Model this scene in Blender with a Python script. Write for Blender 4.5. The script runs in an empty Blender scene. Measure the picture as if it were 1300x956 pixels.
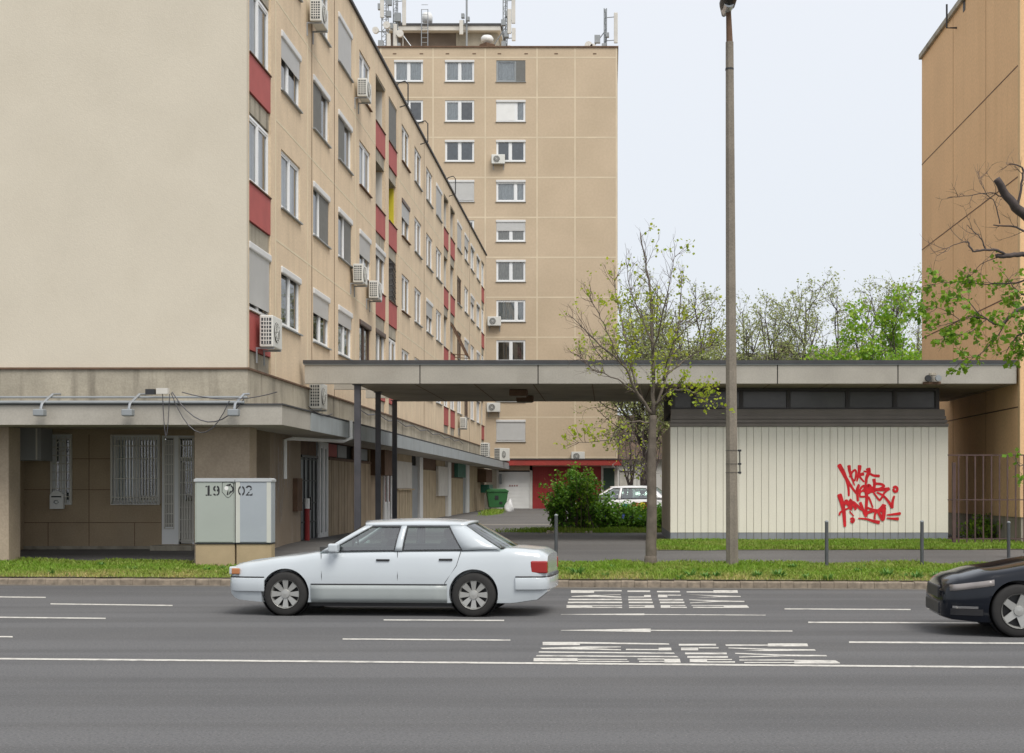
import bpy, bmesh, math, random
import numpy as np
from mathutils import Vector, Matrix
R = math.radians
rnd = random.Random(7)
nrng = np.random.default_rng(11)

# ---------------------------------------------------------------- camera, sky, sun, exposure
SC = bpy.context.scene
COL = SC.collection
F = 1750.0; CX = 772.0; CY = 621.0; H = 1.87       # focal length / principal point measured on the 1300 px photograph
cd = bpy.data.cameras.new('camera'); cam = bpy.data.objects.new('camera', cd); COL.objects.link(cam)
cam.location = (0, 0, H); cam.rotation_euler = (R(90), 0, 0)
cd.sensor_width = 36; cd.lens = F / 1300 * 36
cd.shift_x = (650 - CX) / 1300; cd.shift_y = (CY - 478) / 1300
cd.clip_start = .1; cd.clip_end = 4000
SC.camera = cam
W = bpy.data.worlds.new('World'); SC.world = W; W.use_nodes = True
SUN_EL, SUN_AZ = 56, 150          # azimuth clockwise from +Y: the veiled sun stands behind the camera, a little to the right
nt = W.node_tree; nt.nodes.clear()
out = nt.nodes.new('ShaderNodeOutputWorld'); bg = nt.nodes.new('ShaderNodeBackground')
sky = nt.nodes.new('ShaderNodeTexSky'); sky.sky_type = 'NISHITA'; sky.sun_disc = False
sky.sun_elevation = R(SUN_EL); sky.sun_rotation = R(SUN_AZ); sky.air_density = 1; sky.dust_density = 4
mixn = nt.nodes.new('ShaderNodeMix'); mixn.data_type = 'RGBA'
tc = nt.nodes.new('ShaderNodeTexCoord'); sep = nt.nodes.new('ShaderNodeSeparateXYZ')
rmp = nt.nodes.new('ShaderNodeValToRGB')            # the cloud deck: a little bluer and darker low down
rmp.color_ramp.elements[0].position = 0.0; rmp.color_ramp.elements[0].color = (4.6, 4.82, 5.1, 1)
rmp.color_ramp.elements[1].position = 0.42; rmp.color_ramp.elements[1].color = (5.35, 5.48, 5.7, 1)
nt.links.new(tc.outputs['Generated'], sep.inputs[0]); nt.links.new(sep.outputs['Z'], rmp.inputs[0])
mixn.inputs['Factor'].default_value = .86
nt.links.new(sky.outputs[0], mixn.inputs['A']); nt.links.new(rmp.outputs[0], mixn.inputs['B'])
nt.links.new(mixn.outputs['Result'], bg.inputs['Color']); bg.inputs['Strength'].default_value = .1
nt.links.new(bg.outputs[0], out.inputs[0])
sd = bpy.data.lights.new('sun', 'SUN'); sun = bpy.data.objects.new('sun', sd); COL.objects.link(sun)
sd.energy = 1.5; sd.angle = R(30); sd.color = (1, .96, .9)
el, az = R(SUN_EL), R(SUN_AZ)
sv = Vector((math.sin(az) * math.cos(el), math.cos(az) * math.cos(el), math.sin(el)))
sun.rotation_euler = sv.to_track_quat('Z', 'Y').to_euler()
SC.view_settings.view_transform = 'Standard'; SC.view_settings.look = 'None'
SC.view_settings.gamma = 1; SC.view_settings.use_curve_mapping = False
SC.view_settings.exposure = .85
SC.render.engine = 'CYCLES'
try:
    SC.cycles.max_bounces = 6; SC.cycles.diffuse_bounces = 3; SC.cycles.transparent_max_bounces = 12
except Exception: pass

# ---------------------------------------------------------------- materials
MATS = {}
def lin(c):
    return tuple((v / 255 / 12.92 if v / 255 <= .04045 else ((v / 255 + .055) / 1.055) ** 2.4) for v in c)
def mat(name, col, rough=.8, amt=.12, scale=3.0, dirt=0, dirtcol=None, streak=False, bump=0, bscale=60, metal=0, spec=.5, fine=0, coat=0, attr=None, dscale=.8, dth=.5, fsc=26):
    """procedural surface: base colour, mottling, optional stains (streak = running down a wall), optional fine grain and relief"""
    if name in MATS: return MATS[name]
    m = bpy.data.materials.new(name); m.use_nodes = True; t = m.node_tree; N = t.nodes; L = t.links
    b = N['Principled BSDF']; b.inputs['Roughness'].default_value = rough; b.inputs['Metallic'].default_value = metal
    b.inputs['Specular IOR Level'].default_value = spec
    if coat: b.inputs['Coat Weight'].default_value = coat; b.inputs['Coat Roughness'].default_value = .06
    co = N.new('ShaderNodeTexCoord'); src = co.outputs['Object']
    def noise(sc, det=4, vec=None):
        n = N.new('ShaderNodeTexNoise'); n.inputs['Scale'].default_value = sc; n.inputs['Detail'].default_value = det
        L.new(vec or src, n.inputs['Vector']); return n.outputs['Fac']
    def mixc(f, a, bb, mode='MIX'):
        x = N.new('ShaderNodeMix'); x.data_type = 'RGBA'; x.blend_type = mode
        if isinstance(f, float): x.inputs['Factor'].default_value = f
        else: L.new(f, x.inputs['Factor'])
        for s, v in (('A', a), ('B', bb)):
            if isinstance(v, tuple): x.inputs[s].default_value = v + (1,)
            else: L.new(v, x.inputs[s])
        return x.outputs['Result']
    def ramp(f, p0, p1):
        r = N.new('ShaderNodeMapRange'); r.inputs['From Min'].default_value = p0; r.inputs['From Max'].default_value = p1
        L.new(f, r.inputs['Value']); return r.outputs['Result']
    lo = tuple(v * (1 - amt) for v in col); hi = tuple(min(1, v * (1 + amt)) for v in col)
    c = mixc(ramp(noise(scale), .3, .7), lo, hi)
    if attr:
        a = N.new('ShaderNodeAttribute'); a.attribute_name = attr
        c = mixc(a.outputs['Fac'], c, dirtcol)
    elif dirt:
        v = src
        if streak:
            mp = N.new('ShaderNodeMapping'); mp.inputs['Scale'].default_value = (4, 4, .35); L.new(src, mp.inputs['Vector']); v = mp.outputs[0]
        f = ramp(noise(dscale, 6, v), dth, dth + .2)
        mm = N.new('ShaderNodeMath'); mm.operation = 'MULTIPLY'; mm.inputs[1].default_value = dirt; L.new(f, mm.inputs[0])
        c = mixc(mm.outputs[0], c, dirtcol or tuple(v * .45 for v in col))
    if fine:
        f = ramp(noise(fsc, 3), .38, .62)
        c = mixc(f, c, mixc(1.0, c, tuple([1 - fine] * 3), 'MULTIPLY'))
    L.new(c, b.inputs['Base Color'])
    if bump:
        bp = N.new('ShaderNodeBump'); bp.inputs['Strength'].default_value = bump; bp.inputs['Distance'].default_value = .01
        L.new(noise(bscale, 5), bp.inputs['Height']); L.new(bp.outputs[0], b.inputs['Normal'])
    MATS[name] = m; return m
def glassmat(name, tint, refl=.9, rough=.02, lo=.06):
    m = bpy.data.materials.new(name); m.use_nodes = True; t = m.node_tree; t.nodes.clear(); N = t.nodes; L = t.links
    o = N.new('ShaderNodeOutputMaterial'); mx = N.new('ShaderNodeMixShader'); tr = N.new('ShaderNodeBsdfTransparent'); gl = N.new('ShaderNodeBsdfGlossy')
    tr.inputs[0].default_value = tint + (1,); gl.inputs['Roughness'].default_value = rough; gl.inputs['Color'].default_value = (refl, refl, refl, 1)
    fr = N.new('ShaderNodeFresnel'); fr.inputs[0].default_value = 1.55
    mr = N.new('ShaderNodeMapRange'); mr.inputs['To Min'].default_value = lo; L.new(fr.outputs[0], mr.inputs['Value'])
    L.new(mr.outputs[0], mx.inputs[0]); L.new(tr.outputs[0], mx.inputs[1]); L.new(gl.outputs[0], mx.inputs[2]); L.new(mx.outputs[0], o.inputs[0])
    MATS[name] = m; return m

M_end = mat('cream_render', (.61, .555, .45), .9, .03, .7, dirt=.28, dirtcol=(.56, .505, .40), bump=.35, bscale=40, dscale=.8, dth=.48, fine=.035)
M_face = mat('tan_pebble_render', (.69, .55, .385), .92, .07, 1.2, dirt=.35, dirtcol=(.50, .39, .26), streak=True, bump=.6, bscale=28, fine=.10, fsc=18)
M_tower = mat('tower_render', (.54, .43, .305), .92, .05, .35, dirt=.4, dirtcol=(.46, .365, .25), bump=.4, bscale=25, fine=.05, fsc=7, dscale=.3, dth=.46)
M_joint = mat('cream_joint', (.66, .58, .42), .9, .06, 3)
M_orange = mat('orange_render', (.80, .52, .28), .92, .05, .5, dirt=.4, dirtcol=(.68, .43, .22), streak=True, fine=.10, fsc=14, bump=.3, bscale=30, dscale=.5)
M_conc = mat('weathered_concrete', (.37, .335, .265), .92, .22, 1.1, dirt=.85, dirtcol=(.15, .13, .10), streak=True, bump=.4, bscale=30, fine=.12, dth=.53)
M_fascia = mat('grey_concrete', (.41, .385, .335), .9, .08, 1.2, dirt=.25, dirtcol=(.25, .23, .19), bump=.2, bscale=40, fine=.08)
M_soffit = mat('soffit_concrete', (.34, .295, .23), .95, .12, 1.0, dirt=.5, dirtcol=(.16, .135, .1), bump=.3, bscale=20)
M_col = mat('column_concrete', (.42, .34, .255), .93, .08, 1.5, dirt=.3, dirtcol=(.25, .2, .15), bump=.35, bscale=50, fine=.12)
M_gwall = mat('brown_plinth_wall', (.37, .285, .19), .93, .10, 1.2, dirt=.5, dirtcol=(.40, .325, .23), bump=.4, bscale=40, fine=.1, dscale=.7, dth=.56)
M_plank = mat('tan_plank', (.46, .37, .245), .85, .12, 2.0, dirt=.5, dirtcol=(.26, .19, .12), streak=True, bump=.2, bscale=40, dth=.5)
M_plank2 = mat('brown_plank', (.37, .285, .19), .85, .12, 2.0, dirt=.5, dirtcol=(.18, .13, .085), streak=True, bump=.2, bscale=40, dth=.5)
M_red = mat('red_panel', (.40, .085, .075), .7, .08, 2)
M_gred = mat('garage_red', (.30, .026, .024), .6, .08, 1.5)
M_white = mat('white_paint', (.74, .74, .72), .5, .04, 2)
M_offwhite = mat('aged_white_paint', (.60, .58, .53), .6, .08, 2, dirt=.3, dirtcol=(.4, .36, .3))
M_frame = mat('white_frame', (.76, .77, .77), .35, .02, 2)
M_brownf = mat('brown_frame', (.10, .065, .05), .5, .1, 2)
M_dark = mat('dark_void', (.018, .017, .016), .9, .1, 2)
M_black = mat('black_metal', (.025, .026, .028), .5, .1, 3)
M_pole = mat('dark_steel_pole', (.065, .065, .075), .5, .15, 3, dirt=.3, dirtcol=(.12, .10, .10))
M_metal = mat('galvanised_steel', (.34, .36, .38), .45, .08, 4, metal=.5)
M_greymet = mat('grey_painted_metal', (.27, .29, .30), .5, .08, 3)
M_blind = mat('roller_slats', (.62, .62, .61), .5, .03, 3)
M_curt = mat('net_curtain', (.78, .80, .82), .9, .10, 6)
M_curt2 = mat('beige_curtain', (.62, .57, .5), .9, .15, 5)
M_curt3 = mat('grey_mesh_screen', (.16, .16, .15), .9, .08, 5)
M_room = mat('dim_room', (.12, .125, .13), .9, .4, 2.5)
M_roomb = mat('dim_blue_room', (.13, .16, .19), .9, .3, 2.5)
M_yel = mat('yellow_panel', (.62, .53, .03), .6, .05, 2)
M_ac = mat('ac_casing', (.66, .66, .62), .45, .04, 3, dirt=.2, dirtcol=(.45, .42, .36))
M_glass = glassmat('window_glass', (.86, .9, .9), .8, lo=.13)
M_cglass = glassmat('car_glass', (.62, .76, .70), .8, lo=.20)
M_rust = mat('rusty_brown', (.13, .075, .045), .85, .2, 4)
M_bitum = mat('dark_flashing', (.055, .055, .058), .7, .15, 3)
# ---------------------------------------------------------------- mesh helpers
class MB:
    def __init__(s): s.v = []; s.f = []
    def quad(s, a, b, c, d):
        n = len(s.v); s.v += [tuple(a), tuple(b), tuple(c), tuple(d)]; s.f.append((n, n+1, n+2, n+3)); return s
    def tri(s, a, b, c):
        n = len(s.v); s.v += [tuple(a), tuple(b), tuple(c)]; s.f.append((n, n+1, n+2)); return s
    def box(s, x0, x1, y0, y1, z0, z1):
        n = len(s.v)
        s.v += [(x, y, z) for z in (z0, z1) for y in (y0, y1) for x in (x0, x1)]
        for f in ((0,2,3,1),(4,5,7,6),(0,1,5,4),(2,6,7,3),(0,4,6,2),(1,3,7,5)): s.f.append(tuple(n+i for i in f))
        return s
    def prism(s, poly, y0, y1):          # polygon in xz, extruded along y
        n = len(s.v); k = len(poly)
        s.v += [(x, y0, z) for x, z in poly] + [(x, y1, z) for x, z in poly]
        s.f.append(tuple(range(n, n+k))); s.f.append(tuple(range(n+2*k-1, n+k-1, -1)))
        for i in range(k):
            j = (i+1) % k; s.f.append((n+i, n+k+i, n+k+j, n+j))
        return s
    def tube(s, pts, rad, seg=6, caps=True):
        pts = [Vector(p) for p in pts]; k = len(pts)
        if not isinstance(rad, (list, tuple)): rad = [rad]*k
        n = len(s.v); u = None
        for i, p in enumerate(pts):
            d = (pts[min(i+1, k-1)] - pts[max(i-1, 0)])
            if d.length < 1e-9: d = Vector((0,0,1))
            d.normalize()
            u = d.orthogonal() if u is None else u - d*u.dot(d)
            if u.length < 1e-6: u = d.orthogonal()
            u.normalize(); w = d.cross(u)
            for q in range(seg):
                t_ = 2*math.pi*q/seg + math.pi/seg
                s.v.append(tuple(p + (u*math.cos(t_) + w*math.sin(t_))*rad[i]))
        for i in range(k-1):
            for q in range(seg):
                r = (q+1) % seg
                s.f.append((n+i*seg+q, n+i*seg+r, n+(i+1)*seg+r, n+(i+1)*seg+q))
        if caps:
            s.f.append(tuple(n+q for q in reversed(range(seg)))); s.f.append(tuple(n+(k-1)*seg+q for q in range(seg)))
        return s
    def lathe(s, prof, axis='z', c=(0,0,0), seg=20):   # prof: (r, h)
        n = len(s.v); k = len(prof)
        for r, h in prof:
            for q in range(seg):
                a = 2*math.pi*q/seg; ca, sa = r*math.cos(a), r*math.sin(a)
                p = {'z': (ca, sa, h), 'y': (ca, h, sa), 'x': (h, ca, sa)}[axis]
                s.v.append((p[0]+c[0], p[1]+c[1], p[2]+c[2]))
        for i in range(k-1):
            for q in range(seg):
                r_ = (q+1) % seg
                s.f.append((n+i*seg+q, n+i*seg+r_, n+(i+1)*seg+r_, n+(i+1)*seg+q))
        return s
    def grid(s, P):      # P[i][j] points
        n = len(s.v); a = len(P); b = len(P[0])
        for row in P: s.v += [tuple(p) for p in row]
        for i in range(a-1):
            for j in range(b-1): s.f.append((n+i*b+j, n+i*b+j+1, n+(i+1)*b+j+1, n+(i+1)*b+j))
        return s
    def mesh(s, name, m, smooth=False):
        me = bpy.data.meshes.new(name); me.from_pydata(s.v, [], s.f); me.validate()
        me.materials.append(m)
        if smooth: me.polygons.foreach_set('use_smooth', [True]*len(me.polygons))
        me.update(); return me
    def build(s, name, m, parent=None, smooth=False, loc=(0,0,0), rz=0, fixn=False):
        me = s.mesh(name, m, smooth)
        if fixn:
            b = bmesh.new(); b.from_mesh(me); bmesh.ops.remove_doubles(b, verts=b.verts, dist=1e-5); bmesh.ops.recalc_face_normals(b, faces=b.faces); b.to_mesh(me); b.free()
        return link(name, me, parent, loc, rz)
def link(name, me, parent=None, loc=(0,0,0), rz=0):
    o = bpy.data.objects.new(name, me); COL.objects.link(o); o.location = loc; o.rotation_euler = (0,0,rz)
    if parent: o.parent = parent
    return o
def bevel(o, w=.01, seg=2):
    b = o.modifiers.new('bevel', 'BEVEL'); b.width = w; b.segments = seg; b.limit_method = 'ANGLE'; b.angle_limit = R(40); return o
def tag(o, label=None, cat=None, group=None, kind=None):
    for k, v in (('label', label), ('category', cat), ('group', group), ('kind', kind)):
        if v: o[k] = v
    return o
def thing(name, label, cat, loc=(0,0,0), rz=0, group=None):
    o = bpy.data.objects.new(name, None); COL.objects.link(o); o.location = loc; o.rotation_euler = (0,0,rz); o.empty_display_size = .2
    return tag(o, label, cat, group)
def kids(o): return [c for c in bpy.data.objects if c.parent == o]
def copy_tree(o, parent=None):
    c = o.copy(); COL.objects.link(c)
    if parent: c.parent = parent
    for ch in kids(o): copy_tree(ch, c)
    return c
def P(px, py, D): return Vector(((px-CX)/F*D, D, H + (CY-py)/F*D))       # a measured photo point at a known distance
def PX(px, D): return (px-CX)/F*D
def PZ(py, D): return H + (CY-py)/F*D

# ---------------------------------------------------------------- terrain
KS = -.066                                  # the road runs slightly askew to the houses
def kerb_y(x): return 26.2 + KS*x
PROF = [(-400, 0), (0, 0), (.2, .13), (1.5, .17), (3.6, .28), (6, .40), (8.2, .48), (10, .50), (70, .55), (1500, .55)]
def gz(x, y):
    t = y - kerb_y(x)
    for (a, za), (b, zb) in zip(PROF, PROF[1:]):
        if t <= b: return za + (zb-za)*(max(t, a)-a)/(b-a)
    return .55
def strip(ts, x0, x1, dz, name, m, nx=1, **k):
    """a sheet following the terrain between offsets ts from the kerb line"""
    mb = MB(); xs = [x0 + (x1-x0)*i/nx for i in range(nx+1)]
    mb.grid([[(x, kerb_y(x)+t, gz(x, kerb_y(x)+t-1e-6)+dz) for x in xs] for t in ts])
    return mb.build(name, m, **k)
def ground_mat(name, base, spot, spotamt, big, rough=.9, bump=.35):
    m = bpy.data.materials.new(name); m.use_nodes = True; t = m.node_tree; N = t.nodes; L = t.links; b = N['Principled BSDF']; b.inputs['Roughness'].default_value = rough
    co = N.new('ShaderNodeTexCoord'); src = co.outputs['Object']
    def noise(sc, det, v=None):
        n = N.new('ShaderNodeTexNoise'); n.inputs['Scale'].default_value = sc; n.inputs['Detail'].default_value = det; L.new(v or src, n.inputs['Vector']); return n.outputs['Fac']
    def rng(f, a, bb, lo=0, hi=1):
        r = N.new('ShaderNodeMapRange'); r.inputs['From Min'].default_value = a; r.inputs['From Max'].default_value = bb; r.inputs['To Min'].default_value = lo; r.inputs['To Max'].default_value = hi; L.new(f, r.inputs['Value']); return r.outputs['Result']
    def mix(f, a, bb):
        x = N.new('ShaderNodeMix'); x.data_type = 'RGBA'
        L.new(f, x.inputs['Factor'])
        for s_, v in (('A', a), ('B', bb)):
            if isinstance(v, tuple): x.inputs[s_].default_value = v+(1,)
            else: L.new(v, x.inputs[s_])
        return x.outputs['Result']
    c = mix(rng(noise(.35, 5), .35, .65), base, big)
    mp = N.new('ShaderNodeMapping'); mp.inputs['Rotation'].default_value = (0, 0, math.atan(-KS)); mp.inputs['Scale'].default_value = (.04, 1.3, 1); L.new(src, mp.inputs['Vector'])
    c2 = mix(rng(noise(1.0, 4, mp.outputs[0]), .42, .60, 0, .6), c, tuple(v*1.55 for v in base))
    c3 = mix(rng(noise(60, 2), .58, .70, 0, spotamt), c2, spot)
    c4 = mix(rng(noise(38, 3), .32, .5, .55, 0), c3, tuple(v*.5 for v in base))
    L.new(c4, b.inputs['Base Color'])
    bp = N.new('ShaderNodeBump'); bp.inputs['Strength'].default_value = bump; bp.inputs['Distance'].default_value = .008; L.new(noise(110, 3), bp.inputs['Height']); L.new(bp.outputs[0], b.inputs['Normal'])
    MATS[name] = m; return m
M_asph = ground_mat('road_asphalt', (.082, .082, .084), (.26, .25, .24), .5, (.096, .095, .095))
M_path = ground_mat('path_asphalt', (.100, .097, .093), (.24, .22, .21), .4, (.130, .123, .116))
M_soil = mat('verge_soil', (.115, .11, .045), .95, .3, 3, dirt=.5, dirtcol=(.17, .13, .07), bump=.5, bscale=30)
M_kerb = mat('kerb_stone', (.225, .185, .14), .9, .3, 9, dirt=.55, dirtcol=(.15, .12, .09), bump=.4, bscale=40)
M_paint = mat('road_paint', (.60, .58, .53), .75, .12, 8, dirt=.7, dirtcol=(.26, .25, .24), dscale=6, dth=.5, fine=.2)
M_paint2 = mat('worn_road_paint', (.52, .49, .42), .75, .1, 6, dirt=.55, dirtcol=(.25, .24, .22), dscale=6, dth=.45)

g = strip([t for t, _ in PROF[1:]], -900, 900, -.03, 'ground', mat('rough_ground', (.12, .11, .07), .95, .3, .2)); tag(g, kind='structure')
g2 = MB().box(-900, 900, -300, 30, -.5, -.03).build('ground', MATS['rough_ground']); tag(g2, kind='structure')
road = strip([-60, 0], -160, 160, 0, 'road', M_asph); tag(road, kind='structure')
pv = strip([.2, 1.5, 3.6, 6, 8.2, 10, 70], -60, 60, 0, 'pavement', M_path); tag(pv, kind='structure')
kb = MB()                                    # kerb of separate stones
x = -42.0
while x < 42:
    L_ = .25; e = .003; hh = .125 + rnd.uniform(-.008, .004)
    dy = rnd.uniform(-.008, .008)
    y0, y1 = kerb_y(x+e), kerb_y(x+L_-e); n = len(kb.v)
    for (xx, yy) in ((x+e, y0), (x+L_-e, y1)):
        for (o_, z) in ((dy, -.02), (dy+.012, hh-.02), (dy+.035, hh), (.21, hh+.002), (.21, -.02)): kb.v.append((xx, yy+o_, z))
    for i in range(5):
        j = (i+1) % 5; kb.f.append((n+i, n+5+i, n+5+j, n+j))
    kb.f.append((n, n+1, n+2, n+3, n+4)); kb.f.append((n+9, n+8, n+7, n+6, n+5))
    x += L_
tag(kb.build('kerb', M_kerb, fixn=True), kind='structure')
vg = strip([.2, 1.5, 3.6], -42, 42, .012, 'verge', M_soil); tag(vg, kind='structure')
gb = MB(); X0, X1 = 1.15, 10.35
def bf(x): return 32.7 + .03*math.sin(x*2.1)
gb.grid([[(x, y, gz(x, y)+.012) for x in np.linspace(X0, X1, 24)] for y in (32.6, 33.5, 34.3, 35.0, 35.98)])
tag(gb.build('lawn_strip', M_soil), kind='structure')
kl = MB()      # sunken gutter line of paler grit at the kerb foot
kl = strip([-.32, -.005], -60, 60, .004, 'gutter_strip', mat('gutter_grit', (.13, .12, .105), .95, .2, 8, dirt=.4, dirtcol=(.2, .17, .13))); kl.parent = road

# ---- road markings, measured on the photo and laid on the road plane
def RD(px, py, z=.004):
    D = F*(H-z)/(py-CY); return ((px-CX)/F*D, D, z)
def marks(polys, name, m, label=None):
    mb = MB()
    for pl in polys:
        n = len(mb.v); mb.v += [RD(*p) for p in pl]; mb.f.append(tuple(range(n, n+len(pl))))
    o = mb.build(name, m, road, fixn=False)
    for p in o.data.polygons:
        if p.normal.z < 0: p.flip()
    if label: o['label'] = label
    return o
def seg(x0, x1, y0, y1, th): return [(x0, y0-th/2), (x1, y1-th/2), (x1, y1+th/2), (x0, y0+th/2)]
long = MB(); a_, b_ = -60, 60
long.quad((a_, 14.66+KS*a_, .004), (b_, 14.66+KS*b_, .004), (b_, 14.80+KS*b_, .004), (a_, 14.80+KS*a_, .004)); long.build('edge_line', M_paint, road)
for sg in [(-60, 58, 757.2, 758.4, 1.3), (64, 219, 766.6, 768.6, 1.3), (-60, 134, 783, 785, 1.5), (-60, 16, 807.6, 808.4, 1.6), (435, 648, 811.2, 812.6, 1.6), (487, 640, 787, 787.6, 1.5),
           (1026, 1400, 790, 791.4, 1.6), (996, 1156, 773, 773.8, 1.3), (1078, 1400, 815.2, 817.2, 2.0)]:
    marks([seg(*sg)], 'lane_line', M_paint)
for sh, tip, hd, bk, y in ((.9, 712, 818, 972, 780), (1.3, 712, 826, 1006, 800.2)):
    w = 1.1 if y < 790 else 2.3
    marks([[(tip, y-.2), (hd, y-w), (hd, y+w), (tip, y+.2)], seg(hd, bk, y+.1, y+.9, sh)], 'lane_arrow', M_paint)
def TA(p): return [(710+a/5.2, 740+b/5.2) for a, b in p]
def TB(p): return [(670+a/3.171, 790+b/3.171) for a, b in p]
def rr(x0, x1, y0, y1, sk=0): return [(x0, y0), (x1, y0), (x1+sk, y1), (x0-sk*.3, y1)]
textA = [rr(77,230,48,66), rr(230,412,48,56), [(78,88),(235,79),(410,91),(410,97),(235,93),(85,92)], [(235,79),(250,79),(405,80),(405,76)], rr(62,412,105,114), rr(56,415,124,134), rr(48,218,147,165), rr(218,415,147,152), rr(218,415,158,165),
  rr(450,600,50,60), rr(455,560,90,96), rr(560,604,80,95,2), rr(455,611,105,115), rr(458,617,124,134), rr(460,565,147,152), rr(461,565,158,165), rr(565,624,147,165,4),
  rr(645,797,53,62), rr(652,714,78,95), rr(716,804,78,84), rr(658,818,107,116), rr(664,826,124,134), rr(670,733,147,165), rr(735,833,147,152), rr(735,842,158,165),
  rr(840,1018,56,64), rr(1018,1176,48,66,4), [(845,76),(1050,83),(1196,87),(1199,92),(1050,94),(900,98),(1050,89)], [(858,109),(1050,116),(1222,119),(1222,125),(1050,125),(863,134),(863,130),(1010,121),(858,113)], rr(873,1085,147,152), rr(883,1085,158,165), [(1085,147),(1238,147),(1252,160),(1252,165),(1085,165)]]
textB = [rr(60,210,79,92), [(210,79),(568,85),(570,90),(210,86)], [(50,103),(240,97),(375,98),(375,101),(245,104),(375,109),(375,113),(240,110),(60,108)], [(395,107),(527,108),(527,112),(395,112)], rr(527,577,102,113,2), [(45,117),(588,122),(592,127),(44,122)], [(36,132),(600,136),(608,141),(33,137)],
  rr(24,200,144,157,3), [(200,147),(398,148),(402,151),(200,151)], [(200,155),(405,156),(410,160),(200,159)], rr(442,550,146,150), rr(448,550,155,160), rr(550,612,147,162,4),
  rr(608,758,87,94), rr(617,686,102,113), rr(688,768,101,105), rr(633,801,122,129), rr(642,806,136,143), rr(652,722,147,161), rr(722,822,148,152), rr(722,834,157,162),
  [(795,89),(967,90),(967,95),(798,95)], rr(967,1125,85,97,4), [(808,101),(980,107),(1155,109),(1160,114),(980,116),(870,115),(960,111),(808,105)], [(835,123),(1040,130),(1200,132),(1206,137),(1040,137),(852,142),(850,138),(1000,134),(835,127)], rr(852,1073,150,154), rr(872,1073,160,164), [(1073,151),(1238,153),(1257,163),(1257,166),(1073,166)]]
marks([TA(p) for p in textA], 'road_lettering', M_paint, 'far row of stretched white lettering in the kerbside lane')
marks([TB(p) for p in textB], 'road_lettering', M_paint, 'near row of stretched white lettering beside the solid line')
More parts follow.
